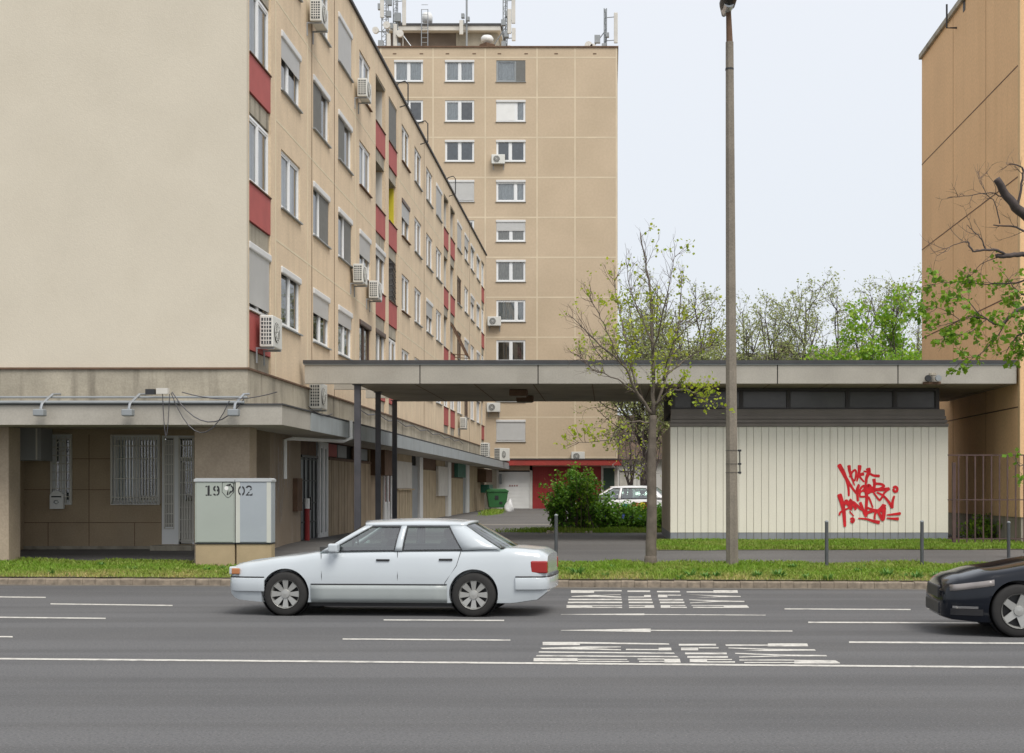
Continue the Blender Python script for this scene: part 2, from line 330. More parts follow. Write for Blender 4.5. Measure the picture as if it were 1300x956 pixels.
# ---------------------------------------------------------------- windows
WC = {}
def wmesh(key, fn):
    if key not in WC: WC[key] = fn()
    return WC[key]
def window(parent, loc, rz, w, h, split=.5, frame='w', box=None, blind=0.0, back='room', depth=.09, open_side=None, sill=True, fw=.06):
    """canonical frame: faces -Y, wall plane y=0, opening x -w/2..w/2, z 0..h"""
    fm = {'w': M_frame, 'b': M_brownf, 'g': M_greymet}[frame]
    def fr():
        m = MB(); d0, d1 = depth-.05, depth+.02
        m.box(-w/2, w/2, d0, d1, 0, fw).box(-w/2, w/2, d0, d1, h-fw, h)
        m.box(-w/2, -w/2+fw, d0, d1, fw, h-fw).box(w/2-fw, w/2, d0, d1, fw, h-fw)
        sx = -w/2 + w*split; m.box(sx-fw*.8, sx+fw*.8, d0-.004, d1, fw, h-fw)
        for a, b in ((-w/2+fw, sx-fw*.8), (sx+fw*.8, w/2-fw)):       # sash rims
            m.box(a, a+.045, d0+.012, d1-.01, fw, h-fw).box(b-.045, b, d0+.012, d1-.01, fw, h-fw)
            m.box(a+.045, b-.045, d0+.012, d1-.01, fw, fw+.045).box(a+.045, b-.045, d0+.012, d1-.01, h-fw-.045, h-fw)
        return m.mesh('window', fm)
    f = link('window', wmesh(('f', w, h, split, frame, depth, fw), fr), parent, loc, rz)
    link('pane', wmesh(('p', w, h, depth), lambda: MB().quad((-w/2+fw, depth-.012, fw), (w/2-fw, depth-.012, fw), (w/2-fw, depth-.012, h-fw), (-w/2+fw, depth-.012, h-fw)).mesh('pane', M_glass)), f)
    def bk():
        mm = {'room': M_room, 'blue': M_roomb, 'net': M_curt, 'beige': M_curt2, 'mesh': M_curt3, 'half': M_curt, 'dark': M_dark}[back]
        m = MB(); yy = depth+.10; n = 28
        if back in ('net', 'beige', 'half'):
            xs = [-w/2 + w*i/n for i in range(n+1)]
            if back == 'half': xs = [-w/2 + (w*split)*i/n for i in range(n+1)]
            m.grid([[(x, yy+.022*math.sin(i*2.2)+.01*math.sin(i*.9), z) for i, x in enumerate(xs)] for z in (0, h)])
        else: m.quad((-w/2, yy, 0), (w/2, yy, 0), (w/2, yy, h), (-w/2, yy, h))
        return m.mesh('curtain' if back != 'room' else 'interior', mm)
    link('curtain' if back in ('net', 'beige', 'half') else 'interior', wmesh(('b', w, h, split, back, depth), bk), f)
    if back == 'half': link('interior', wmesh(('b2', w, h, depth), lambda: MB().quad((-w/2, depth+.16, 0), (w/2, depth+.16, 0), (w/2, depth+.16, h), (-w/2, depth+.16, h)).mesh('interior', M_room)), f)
    if box:
        bm_ = {'w': M_blind, 'b': M_brownf}[box]
        def bx():
            m = MB(); m.prism([(0, 0)]*0 or [(-w/2-.02, h-.15), (w/2+.02, h-.15), (w/2+.02, h+.02), (-w/2-.02, h+.02)], -.045, depth-.052); return m.mesh('shutter_box', bm_)
        bevel(link('shutter_box', wmesh(('x', w, h, box, depth), bx), f), .03, 2)
    if blind > 0:
        def bl():
            m = MB(); z = h-fw; zb = fw + (h-2*fw)*(1-blind); yb = depth-.075
            while z > zb + 1e-4:
                z1 = max(zb, z-.045); m.quad((-w/2+.03, yb, z1+.004), (w/2-.03, yb, z1+.004), (w/2-.03, yb-.012, z), (-w/2+.03, yb-.012, z)); m.quad((-w/2+.03, yb-.012, z1), (w/2-.03, yb-.012, z1), (w/2-.03, yb, z1+.004), (-w/2+.03, yb, z1+.004)); z = z1
            return m.mesh('roller_shutter', M_blind)
        link('roller_shutter', wmesh(('l', w, h, blind, depth), bl), f)
    if open_side is not None:     # insect screen over one sash
        sx = -w/2 + w*split; a, b = ((-w/2+.02, sx) if open_side == 0 else (sx, w/2-.02))
        link('insect_screen', wmesh(('s', w, h, split, open_side, depth), lambda: MB().box(a, b, depth-.068, depth-.060, .03, h-.03).mesh('insect_screen', M_curt3)), f)
    if sill: link('sill', wmesh(('i', w), lambda: MB().box(-w/2-.05, w/2+.05, -.07, depth-.05, -.035, -.004).mesh('sill', M_rust if frame == 'b' else M_greymet)), f)
    return f
def facade(x0, x1, z0, z1, holes, reveal, mb=None):
    """wall in the xz-plane facing -Y with real openings and reveals"""
    m = mb or MB(); xs = sorted({x0, x1} | {v for h in holes for v in h[:2]}); zs = sorted({z0, z1} | {v for h in holes for v in h[2:4]})
    xs = [x for x in xs if x0 <= x <= x1]; zs = [z for z in zs if z0 <= z <= z1]
    for a, b in zip(xs, xs[1:]):
        for c, d in zip(zs, zs[1:]):
            mx, mz = (a+b)/2, (c+d)/2
            if any(h[0] < mx < h[1] and h[2] < mz < h[3] for h in holes): continue
            m.quad((a, 0, c), (b, 0, c), (b, 0, d), (a, 0, d))
    for h in holes:
        a, b, c, d = h[:4]; r = h[4] if len(h) > 4 else reveal
        m.quad((a, 0, c), (a, 0, d), (a, r, d), (a, r, c)).quad((b, 0, d), (b, 0, c), (b, r, c), (b, r, d))
        m.quad((a, 0, c), (a, r, c), (b, r, c), (b, 0, c)).quad((a, r, d), (a, 0, d), (b, 0, d), (b, r, d))
    return m

# ================================================================ five-storey slab block on the left
SLY0 = 29.7; SLX = -7.81; SLN = 57.0; ZT = 16.55; Z0 = 4.46
slab = thing('apartment_block', 'long five-storey tan apartment block with blank cream end wall and concrete canopy over the pavement', 'apartment block', (SLX, SLY0, 0), -.0023)
# local frame: corner at origin, long facade along +y at x=0 facing +x, end wall along -x at y=0
SILLS = [5.78 + 2.82*n for n in range(4)]; WH = 1.40
wcol = [(33.9, 2.0), (37.45, 2.05), (40.8, 2.05), (44.1, 1.95), (52.8, 1.95), (56.2, 2.0), (59.7, 2.0), (63.0, 2.0), (71.5, 2.0), (75.0, 2.0), (78.2, 2.0), (81.6, 1.9)]
lcol = [(30.95, 1.9), (47.1, 2.0), (49.75, 1.9), (65.8, 1.9), (68.5, 2.0), (84.6, 1.9)]
holes = []
for c, w in wcol:
    for s_ in SILLS: holes.append((c-w/2-SLY0, c+w/2-SLY0, s_, s_+WH, .16))
for c, w in lcol: holes.append((c-w/2-SLY0, c+w/2-SLY0, Z0+.0, ZT-.75, .95))
fm = facade(0.0, SLN, Z0, ZT, holes, .16)
wall = fm.build('wall', M_face, slab, rz=R(90))
# end wall slab with lighter edge, roof, back walls
ew = MB().box(-12, .06, -.14, .0, Z0+.02, ZT+.25).build('end_wall', M_end, slab)
MB().box(-12, -.31, .0, SLN, ZT-.12, ZT-.02).box(-12, -11.8, 0, SLN, Z0, ZT-.12).box(-12, 0, SLN-.2, SLN-.002, Z0, ZT-.12).build('shell', M_conc, slab)
MB().box(-.30, .07, .003, SLN+.05, ZT+.002, ZT+.09).build('roof_edge', M_bitum, slab)
# pale vertical panel joints + faint horizontal ones
j = MB()
for c in (32.35, 35.75, 42.45, 45.75, 51.25, 54.5, 61.4, 64.5, 69.9, 73.25, 80.0, 83.2): j.box(.0, .006, c-.03-SLY0, c+.03-SLY0, Z0+.02, ZT-.02)
for n in range(3):
    z = SILLS[n]+WH+.55; ys = [32.36]+[v for c, w in lcol[1:] for v in (c-w/2-.12, c+w/2+.12)]+[SLY0+SLN]
    for a, b in zip(ys[::2], ys[1::2]): j.box(.0, .004, a-SLY0, b-SLY0, z-.022, z+.022)
j.build('panel_joint', M_joint, slab)
for c in (36.25, 39.2, 58.0, 76.6): MB().box(.001, .009, c-.016-SLY0, c+.016-SLY0, Z0+.02, ZT-.02).build('expansion_joint', M_rust, slab)
rs = random.Random(3)
spec = {(0,2): dict(box='w', blind=.45, back='beige', split=.42), (0,1): dict(back='net', box=None), (0,0): dict(box='w', back='room', split=.5, sill=True, open_side=None),
        (1,3): dict(back='net', split=.5), (1,2): dict(box='w', split=.55, open_side=0, back='room'), (1,1): dict(box='w', split=.45, open_side=1, back='net'), (1,0): dict(box='w', blind=.45, back='room', split=.5),
        (2,3): dict(box='w', blind=1.0, back='room'), (2,2): dict(box='w', split=.5, open_side=0, back='beige'), (2,1): dict(box='w', split=.5, back='beige', open_side=1), (2,0): dict(box='w', blind=.35, back='net'),
        (3,3): dict(back='net', split=.45), (3,2): dict(back='net', split=.5), (3,1): dict(box='w', blind=.55, back='net'), (3,0): dict(frame='b', box='b', back='net', split=.5)}
for i, (c, w) in enumerate(wcol):
    for n, s_ in enumerate(SILLS):
        k = spec.get((i, n))
        if k is None:
            k = dict(split=rs.choice([.5, .5, .45]), back=rs.choice(['net', 'beige', 'half', 'room', 'net', 'blue']))
            if rs.random() < .55: k['box'] = rs.choice(['w', 'w', 'w', 'b']); k['blind'] = rs.choice([0, 0, .3, .5, 1.0])
            if rs.random() < .15: k['frame'] = 'b'; k['box'] = None; k['blind'] = 0
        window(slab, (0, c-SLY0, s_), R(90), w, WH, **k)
# loggia strips: grey slab edges, red parapet panels, and what closes each opening
def loggia(c, w, kinds, first=0, redh=.86):
    y0, y1 = c-w/2-SLY0, c+w/2-SLY0
    for n, s_ in enumerate(SILLS):
        zb = s_-redh; top = s_+1.50
        edge = MB().box(-.93, -.05, y0+.002, y1-.002, zb-.42, zb-.02).build('floor_slab', M_conc, slab)
        o = MB().box(-.10, -.005, y0+.004, y1-.004, zb, s_-.03).build('balcony_panel', M_red, slab)
        MB().box(-.11, .03, y0+.004, y1-.004, s_-.028, s_+.0).build('panel_coping', M_rust, slab)
        kd = kinds[n]
        if n == 3: MB().box(-.93, -.02, y0+.002, y1-.002, top, ZT-.76+.002).build('floor_slab', M_conc, slab)
        if kd == 'glaz': window(slab, (-.02, c-SLY0, s_+.002), R(90), w-.01, 1.48, split=.5, back='net', depth=.09, sill=False)
        elif kd == 'glaz2': window(slab, (-.02, c-SLY0, s_+.002), R(90), w-.01, 1.48, split=.55, back='room', depth=.09, sill=False)
        elif kd == 'shut': window(slab, (-.02, c-SLY0, s_+.002), R(90), w-.01, 1.48, split=.5, back='room', box='w', blind=.93, sill=False)
        elif kd == 'box': window(slab, (-.02, c-SLY0, s_+.002), R(90), w-.01, 1.48, split=.5, back='beige', box='w', blind=.2, sill=False)
        elif kd == 'brown': window(slab, (-.02, c-SLY0, s_+.002), R(90), w-.01, 1.48, split=.5, back='net', frame='w', box='b', sill=False)
        elif kd == 'mesh': MB().box(-.06, -.03, y0+.03, y1-.03, s_+.01, top-.01).build('mesh_screen', M_curt3, slab)
        elif kd == 'lattice':
            m = MB()
            for q in range(9): m.box(-.05, -.03, y0+.04+q*(w-.1)/8.5, y0+.07+q*(w-.1)/8.5, s_+.01, top-.01)
            for q in range(7): m.tube([(-.04, y0+.05, s_+.1+q*.2), (-.04, (y0+y1)/2, s_+.25+q*.2), (-.04, y1-.05, s_+.05+q*.2)], .018, 4)
            m.build('iron_grille', M_black, slab)
        if kd in ('open', 'mesh', 'yellow', 'lattice', 'sail'):
            mm = M_yel if kd == 'yellow' else M_offwhite
            MB().box(-.93, -.12, y1-.03, y1-.004, s_-.4, top-.003).build('side_panel', mm, slab)
            window(slab, (-.70, c-SLY0, s_-.0), R(90), w-.02, 1.45, split=.5, back='room', sill=False)
loggia(30.95, 1.9, ['shut', 'glaz', 'glaz', 'glaz2'])
loggia(47.1, 2.0, ['brown', 'box', 'open', 'open'])
loggia(49.75, 1.9, ['glaz', 'lattice', 'yellow', 'mesh'])
loggia(65.8, 1.9, ['glaz', 'open', 'open', 'open'])
loggia(68.5, 2.0, ['glaz', 'open', 'open', 'open'])
loggia(84.6, 1.9, ['open', 'glaz', 'glaz', 'glaz'])
# a tilted net frame swung out of one loggia
m = MB(); ya, yb = 67.6-SLY0, 69.4-SLY0; zt, zb = 10.0, 8.45
m.tube([(.0, ya, zt), (.75, ya, zb), (.75, yb, zb), (0, yb, zt), (0, ya, zt)], .03, 4).tube([(.75, ya, zb), (0, ya, zb+.05)], .02, 4).tube([(.75, yb, zb), (0, yb, zb+.05)], .02, 4)
for q in range(1, 8): m.tube([(0, ya+(yb-ya)*q/8, zt), (.75, ya+(yb-ya)*q/8, zb)], .008, 3)
m.build('net_frame', M_rust, slab)
# hooped rails on the roof edge
for yy in (51.0, 56.5, 66.5):
    y_ = yy-SLY0; MB().tube([(-.1, y_, ZT+.1), (.0, y_, ZT+.35), (.25, y_, ZT+.42), (.36, y_, ZT+.3), (.36, y_, ZT-.45), (.05, y_, ZT-.55)], .025, 5).build('roof_rail', M_black, slab)
# stained concrete band, canopy, gutter
ZC0, ZC1 = 3.22, 3.65
band = MB().box(-12, .10, -.22, .002, ZC1-.1, Z0-.03).box(.004, .10, .004, SLN, ZC1-.1, Z0-.03).build('base_band', M_conc, slab)
MB().box(-12, .14, -.26, .004, Z0-.028, Z0+.012).box(.006, .14, .006, SLN, Z0-.028, Z0+.012).build('band_coping', M_rust, slab)
can = MB().box(-12, .98, -.82, .2, ZC0, ZC1-.02).box(-.2, .98, .2, SLN+7, ZC0+.001, ZC1-.021)
can.build('canopy', M_fascia, slab)
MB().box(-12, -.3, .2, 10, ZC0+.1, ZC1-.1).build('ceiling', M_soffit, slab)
MB().box(-12, 1.01, -.85, -.80, ZC1-.018, ZC1+.015).box(.96, 1.01, -.80, SLN+7, ZC1-.018, ZC1+.015).build('canopy_flashing', M_bitum, slab)
m = MB(); m.box(.982, 1.004, 1.9, SLN+7, ZC0-.01, ZC1-.03); m.build('fascia_sheet', mat('painted_fascia_sheet', (.33, .36, .37), .55, .08, 2, dirt=.35, dirtcol=(.2, .2, .19), streak=True), slab)
m = MB(); m.tube([(-12, -.86, ZC1+.04), (.2, -.86, ZC1+.04)], .035, 6).tube([(-12, -.62, ZC1+.16), (.2, -.62, ZC1+.16)], .025, 6); m.build('conduit', M_greymet, slab)
m = MB(); m.tube([(1.06, 6.4, ZC1+.02), (1.06, 6.4, ZC0-.02), (.9, 6.2, ZC0-.1), (.05, 4.2, ZC0-.1), (-.1, 4.0, ZC0-.15), (-.1, 4.0, ZC0-1.1)], .05, 6); m.build('drain_pipe', M_white, slab)
# columns under the end
for x0, x1 in ((-1.18, .02), (-6.2, -5.22)):
    bevel(MB().box(x0, x1, .25, .85, -.1, ZC0+.002).build('column', M_col, slab), .012)
# ground floor: recessed front wall
GF = 3.75     # local y of the recessed wall
def X2L(px, D): return PX(px, D) - SLX
YG = SLY0 + GF
gh = []
def gx(px): return (px-CX)/F*YG - SLX
def gzz(py): return H + (CY-py)/F*YG
G = .32
gh = [(gx(64), gx(91), gzz(640), gzz(552), .14), (gx(141), gx(203), gzz(640), gzz(553), .14), (gx(204.5), gx(246), gzz(691), gzz(553), .14)]
gw = facade(-11.9, -.33, G-.4, ZC0+.15, gh, .14); o = gw.build('plinth_wall', M_gwall, slab, loc=(0, GF, 0))
tile = MB()      # cement panel joints on the recessed wall
for z in (1.05, 1.85, 2.6):
    for a, b in ((gx(30), gx(63.5)), (gx(91.5), gx(140.5))): tile.box(a, b, GF-.004, GF, z, z+.014)
tile.box(gx(30), gx(204), GF-.004, GF, 1.05, 1.064)
for px in (60, 112, 170): tile.box(gx(px), gx(px)+.014, GF-.0042, GF, G, 1.05)
for px in (112,): tile.box(gx(px), gx(px)+.014, GF-.0042, GF, 1.07, 3.2)
tile.build('wall_joint', M_rust, slab)
MB().box(gx(28), gx(204), GF-.05, GF-.0045, G-.3, G+.17).build('plinth', mat('broken_plinth', (.27, .245, .20), .95, .25, 4, dirt=.5, dirtcol=(.42, .38, .3), bump=.8, bscale=12, dscale=2), slab)
MB().box(gx(8), gx(30), GF-1.6, GF-.002, G-.4, ZC0+.1).build('side_wall', M_gwall, slab)
def grille(x0, x1, z0, z1, nx, zs, y, name='window_grille', rad=.011, m=None):
    q = MB()
    for i in range(nx+1): xx = x0 + (x1-x0)*i/nx; q.box(xx-rad, xx+rad, y-rad, y+rad, z0, z1)
    for z in zs: q.box(x0-.01, x1+.01, y-rad*1.6, y-rad*.2, z-rad, z+rad)
    q.box(x0-.03, x0-.01, y-.02, y+.02, z0-.03, z1+.03).box(x1+.01, x1+.03, y-.02, y+.02, z0-.03, z1+.03).box(x0-.03, x1+.03, y-.0195, y+.0195, z0-.05, z0-.03).box(x0-.03, x1+.03, y-.0195, y+.0195, z1+.03, z1+.05)
    return q.build(name, m or M_offwhite, slab)
w1 = gh[0]; window(slab, ((w1[0]+w1[1])/2, GF, w1[2]), 0, w1[1]-w1[0], w1[3]-w1[2], split=.5, back='dark', sill=False)
grille(w1[0]+.03, w1[1]-.03, w1[2]+.03, w1[3]-.03, 4, [w1[2]+.18+k*.2 for k in range(8)], GF-.03)
q = MB()
for k in range(12): a0, a1 = 2*math.pi*k/12, 2*math.pi*(k+1)/12; cx_, cz_ = (w1[0]+w1[1])/2, w1[3]-.28; q.tube([(cx_+.13*math.cos(a0), GF-.05, cz_+.13*math.sin(a0)), (cx_+.13*math.cos(a1), GF-.05, cz_+.13*math.sin(a1))], .012, 4)
q.build('grille_ring', M_offwhite, slab)
w2 = gh[1]; window(slab, ((w2[0]+w2[1])/2, GF, w2[2]), 0, w2[1]-w2[0], w2[3]-w2[2], split=.5, back='half', sill=False)
grille(w2[0]+.03, w2[1]-.03, w2[2]+.03, w2[3]-.03, 15, [w2[2]+.16, w2[2]+.62, w2[2]+1.1, w2[3]-.25], GF-.06)
q = MB()
for k in range(15): xx = w2[0]+.06+k*(w2[1]-w2[0]-.12)/14; q.tube([(xx, GF-.07, w2[2]+.02), (xx, GF-.16, w2[2]+.06), (xx, GF-.12, w2[2]+.22)], .01, 4)
q.build('grille_belly', M_offwhite, slab)
d = gh[2]; dx0, dx1, dz0, dz1 = d[:4]; mid = gx(223.5)
df = MB(); y0, y1 = GF+.02, GF+.09
df.box(dx0, dx0+.06, y0, y1, dz0, dz1).box(mid-.05, mid+.05, y0-.03, y1, dz0, dz1).box(dx1-.05, dx1, y0, y1, dz0, dz1).box(dx0, dx1, y0+.001, y1-.001, dz1-.07, dz1).box(dx0+.06, mid-.05, y0+.001, y1, dz0, dz0+.42).box(mid+.05, dx1-.05, y0+.001, y1, dz1-.62, dz1-.54)
dr = df.build('door', M_frame, slab)
MB().quad((dx0+.06, y0+.05, dz0+.4), (dx1, y0+.05, dz0+.4), (dx1, y0+.05, dz1), (dx0+.06, y0+.05, dz1)).build('pane', M_glass, dr)
MB().quad((dx0+.06, y0+.12, dz0), (dx1, y0+.12, dz0), (dx1, y0+.12, dz1), (dx0+.06, y0+.12, dz1)).build('interior', M_dark, dr)
MB().box(mid+.10, dx1-.05, y0+.01, y1-.02, dz0+.02, dz0+1.05).box(mid+.10, mid+.17, y0+.012, y1-.021, dz0+1.05, dz1-.65).build('door_leaf', M_offwhite, dr)
MB().box(mid+.2, mid+.24, y0-.05, y0+.01, dz0+1.08, dz0+1.22).build('handle', M_metal, dr)
grille(dx0+.09, mid-.08, dz0+.42, dz1-.1, 5, [dz0+.5+k*.24 for k in range(9)], GF-.0)
grille(mid+.09, dx1-.03, dz0+.12, dz1-.1, 5, [dz0+.3+k*.3 for k in range(8)], GF-.02)
MB().box(dx0-.1, dx1+.1, GF-.55, GF-.001, G-.1, dz0-.01).build('door_step', M_conc, slab)
# ground floor: long side, local x = XS
XS = -.33; GL = YG - SLY0
def sy(px): return 14262/(776-px) - SLY0
def side_box(y0, y1, z0, z1, x0, x1, name, m, par=None): return MB().box(XS+x0, XS+x1, y0, y1, z0, z1).build(name, m, par or slab)
def planks(y0, y1, z0, z1, name, m, step=.2, x=0.0, label=None):
    q = MB(); y = y0
    while y < y1-.02:
        e = min(y+step, y1); dx = rnd.uniform(0, .012); q.box(XS-.1, XS+x+dx, y+.008, e-.008, z0, z1); y = e
    q.box(XS-.12, XS+x-.015, y0, y1, z0, z1)
    o = q.build(name, m, slab)
    if label: o['label'] = label
    return o
gT = ZC0+.1; gB = .30
side_box(SLY0*0+3.45, sy(384.5), gB-.2, gT, -.4, 0, 'side_wall', M_gwall if False else mat('scuffed_wall', (.30, .235, .17), .9, .1, 1.5, dirt=.5, dirtcol=(.36, .31, .26), streak=True, bump=.3, bscale=40, fine=.08))
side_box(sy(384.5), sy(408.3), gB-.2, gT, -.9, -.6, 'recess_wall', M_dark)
# grey double security gate
ga, gb_ = sy(386.5), sy(406.5)
q = MB(); q.box(XS-.12, XS-.08, ga, gb_, .46, 2.72)
gate = q.build('metal_gate', mat('gate_steel', (.22, .235, .24), .55, .08, 3, dirt=.4, dirtcol=(.13, .12, .11)), slab)
q = MB()
for z in (.5, .98, 1.5, 2.1, 2.68): q.box(XS-.075, XS-.05, ga, gb_, z-.018, z+.018)
for yy in (ga, ga+.5, (ga+gb_)/2-.02, (ga+gb_)/2+.06, gb_-.5, gb_-.04): q.box(XS-.078, XS-.04, yy, yy+.035, .44, 2.74)
q.build('gate_bar', M_black, gate)
MB().box(XS-.04, XS-.0, (ga+gb_)/2+.1, (ga+gb_)/2+.2, 1.3, 1.65).build('lock', M_black, gate)
side_box(ga, gb_, 2.78, gT, -.12, -.06, 'transom', M_rust); side_box(ga-.01, gb_+.01, 2.72, 2.79, -.12, .0, 'lintel', M_black)
dA = window(slab, (XS+.02, (sy(408.5)+sy(419))/2, .46), R(90), sy(419)-sy(408.5), 2.75, split=.5, back='net', depth=.06, sill=False, fw=.13)
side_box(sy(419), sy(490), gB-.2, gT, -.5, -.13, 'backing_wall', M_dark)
planks(sy(419.3), sy(472.5), gB-.2, 2.72, 'plank_wall', M_plank2, .24, label='long run of dark brown boards behind the first steel posts')
q = MB(); q.box(XS-.12, XS+.03, sy(419.3), sy(472.5), 2.72, 2.80).box(XS-.12, XS+.02, sy(419.3), sy(472.5), gT-.1, gT).build('transom_frame', M_rust, slab)
yy = sy(421)
for k_, (a, b, mm) in enumerate(((421, 432, M_red), (433, 444, M_greymet), (452, 460, M_rust), (461, 470, M_greymet))): side_box(sy(a), sy(b), 2.83, gT-.12, -.1, -.04, 'transom_panel', mm)
side_box(sy(472.7), sy(489.5), gB-.2, gT, -.3, -.05, 'pier', M_plank2)
side_box(sy(474), sy(489), 2.35, gT-.02, -.04, .45, 'sign_box', M_rust)
dB = window(slab, (XS+.02, (sy(490)+sy(499.5))/2, .46), R(90), sy(499.5)-sy(490), 2.55, split=.5, back='room', depth=.06, sill=False, fw=.12)
MB().box(-.55, .55, .045, .07, .02, .95).build('kick_panel', M_white, dB)
side_box(sy(490), sy(503), 3.0, gT, -.3, -.0, 'lintel', M_plank)
planks(sy(499.7), sy(525), gB-.2, 1.82, 'plank_wall', M_plank, .3); side_box(sy(499.7), sy(525), 1.82, gT, -.3, -.02, 'side_wall', M_plank)
q = side_box(sy(504), sy(523), 1.9, 2.95, -.01, .06, 'shutter_panel', M_offwhite)
side_box(sy(503), sy(524), 1.83, 1.89, -.0, .14, 'ledge', M_plank)
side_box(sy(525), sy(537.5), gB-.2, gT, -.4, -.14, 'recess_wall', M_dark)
side_box(sy(525.3), sy(532.5), .46, 2.85, -.12, -.03, 'metal_door', M_greymet); side_box(sy(533), sy(537), .46, gT-.02, -.12, .06, 'door_jamb', M_white)
planks(sy(537.8), sy(555), gB-.2, 2.72, 'plank_wall', M_plank, .42, .01, label='pale wooden boards between two white door jambs'); side_box(sy(537.8), sy(555), 2.74, gT, -.12, -.01, 'transom', M_rust)
planks(sy(555), sy(570), gB-.2, gT, 'plank_wall', M_plank, .4); 
q = side_box(sy(554.5), sy(566.5), 1.55, 2.95, .02, .14, 'window_grille', M_offwhite); side_box(sy(566.7), sy(570.3), .46, gT-.02, .0, .16, 'door_jamb', M_white)
planks(sy(570.5), sy(589), gB-.2, 2.45, 'plank_wall', M_plank, .5); side_box(sy(570.5), sy(589), 2.46, gT, -.1, .0, 'transom', M_rust); side_box(sy(578), sy(588), 2.5, gT-.1, .01, .2, 'green_panel', mat('faded_green', (.05, .16, .12), .7, .2, 3))
side_box(sy(589), sy(592), .46, gT-.02, -.1, .0, 'metal_door', M_greymet); side_box(sy(592.2), sy(596), .46, gT-.02, -.1, .06, 'door_jamb', M_white)
planks(sy(596), sy(616.2), gB-.2, gT, 'plank_wall', M_plank, .6)
side_box(sy(607), sy(615), 2.3, 3.1, .02, .55, 'sign_box', M_rust); side_box(sy(611), sy(616), 1.65, 2.15, .02, .55, 'green_sign', mat('sign_green', (.02, .14, .09), .5, .1, 3))
# scrawl of pale spray on the scuffed wall
q = MB(); r4 = random.Random(4)
for k_ in range(26):
    y = 3.75 + r4.random()*1.6; z = .9 + r4.random()*1.2; dy = r4.uniform(-.35, .35); dz = r4.uniform(.3, 1.0); wd = r4.uniform(.012, .03); xx = XS+.003+k_*.0003
    q.quad((xx, y, z), (xx, y+wd, z), (xx, y+dy+wd, z+dz), (xx, y+dy, z+dz))
q.build('graffiti', mat('pale_spray', (.36, .34, .32), .9, .2, 8), slab)['label'] = 'pale grey spray scrawl on the brown ground-floor wall'
MB().box(XS+.004, XS+.12, sy(374.5), sy(381), 1.3, 2.15).build('meter_box', M_rust, slab)
q = MB().tube([(XS+.09, sy(389.5)-.1, .35), (XS+.09, sy(389.5)-.1, 1.35)], .07, 8).build('standpipe', mat('pipe_red', (.25, .02, .02), .5, .1, 3), slab)
MB().tube([(XS+.09, sy(389.5)-.1, 1.352), (XS+.09, sy(389.5)-.1, 1.62)], .07, 8).build('standpipe_top', M_white, slab)
# loose cables along the band and down the canopy corner
q = MB(); z_ = ZC1+.03
def sag(a, b, s_, n=10): a, b = Vector(a), Vector(b); return [a.lerp(b, i/n) - Vector((0, 0, s_*4*(i/n)*(1-i/n))) for i in range(n+1)]
q.tube(sag((-1.3, -.9, 3.9), (.2, -.88, 3.75), .55), .012, 4).tube(sag((-1.32, -.9, 3.88), (-.1, -.9, 3.72), .75), .01, 4).tube(sag((-1.5, -.9, 3.9), (-1.35, -.9, 3.86), .9), .009, 4).tube(sag((-1.1, -.88, 3.9), (.9, -.9, 3.9), .15), .01, 4)
q.tube(sag((1.02, 1.5, 3.75), (1.02, 4.2, 3.72), .1), .012, 4)
pts = [(.16, 12+k_*2.0, 4.35 - .12*(k_ % 2)) for k_ in range(16)]; q.tube(pts, .025, 4)
q.build('cable', M_pole, slab)
MB().box(-1.85, -1.66, -.93, -.82, 3.85, 3.96).build('junction_box', M_black, slab); MB().box(-1.62, -1.38, -.94, -.82, 3.86, 3.98).build('junction_box', M_offwhite, slab)

# ---- things fixed to the slab block
def air_con(name, loc, rz, label, w=.8, h=.56, d=.3, side_grid=True):
    """faces -Y, back against y=0"""
    t = thing(name, label, 'air conditioner', loc, rz, 'air conditioning units on the house walls')
    bevel(MB().box(-w/2, w/2, -.1-d, -.1, 0, h).build('casing', M_ac, t), .02, 2)
    fan = MB(); c = (-w*.12, -.1-d-.006, h/2); fan.lathe([(.02, -.01), (.02, .0), (.205, .0), (.215, -.012), (.225, 0.0)], 'y', (c[0], c[1], c[2]), 20)
    fan.build('fan_recess', M_dark, t, smooth=False)
    g_ = MB()
    for r_ in (.06, .11, .16, .21): g_.lathe([(r_-.006, -.012), (r_+.006, -.012), (r_+.006, -.004), (r_-.006, -.004)], 'y', (c[0], c[1]-.006, c[2]), 20)
    for k_ in range(6): a = math.pi*k_/6; g_.tube([(c[0]-.22*math.cos(a), c[1]-.02, c[2]-.22*math.sin(a)), (c[0]+.22*math.cos(a), c[1]-.02, c[2]+.22*math.sin(a))], .005, 4)
    g_.build('fan_guard', M_ac, t)
    if side_grid:
        MB().box(-w/2-.006, -w/2+.002, -.1-d+.04, -.14, .06, h-.06).build('coil', mat('coil_dark', (.05, .055, .06), .7, .1, 4), t)
        q = MB()
        for k_ in range(1, 7): z = .06+(h-.12)*k_/7; q.box(-w/2-.014, -w/2-.007, -.1-d+.035, -.135, z-.011, z+.011)
        for k_ in range(1, 4): y = -.1-d+.04+(d-.08)*k_/4; q.box(-w/2-.013, -w/2-.006, y-.009, y+.009, .06, h-.06)
        q.build('side_grille', M_ac, t)
    for s_ in (-1, 1):
        a = s_*(w/2-.1); MB().box(a-.02, a+.02, -.1-d, 0, -.04, -.003).box(a-.019, a+.019, -.03, -.0, -.35, -.0405).build('bracket', M_metal, t)
    return t
def slab_ac(yw, z, label, **k):
    x = SLX + .0023*(yw-SLY0); return air_con('air_conditioner', (x, yw, z), R(90), label, **k)
slab_ac(30.9, 5.02, 'largest air conditioner, on the corner red panel under the closed roller shutter', w=.85, h=.70, d=.30)
slab_ac(36.0, 13.95, 'air conditioner on the tan block cut off by the top edge of the picture', w=.9)
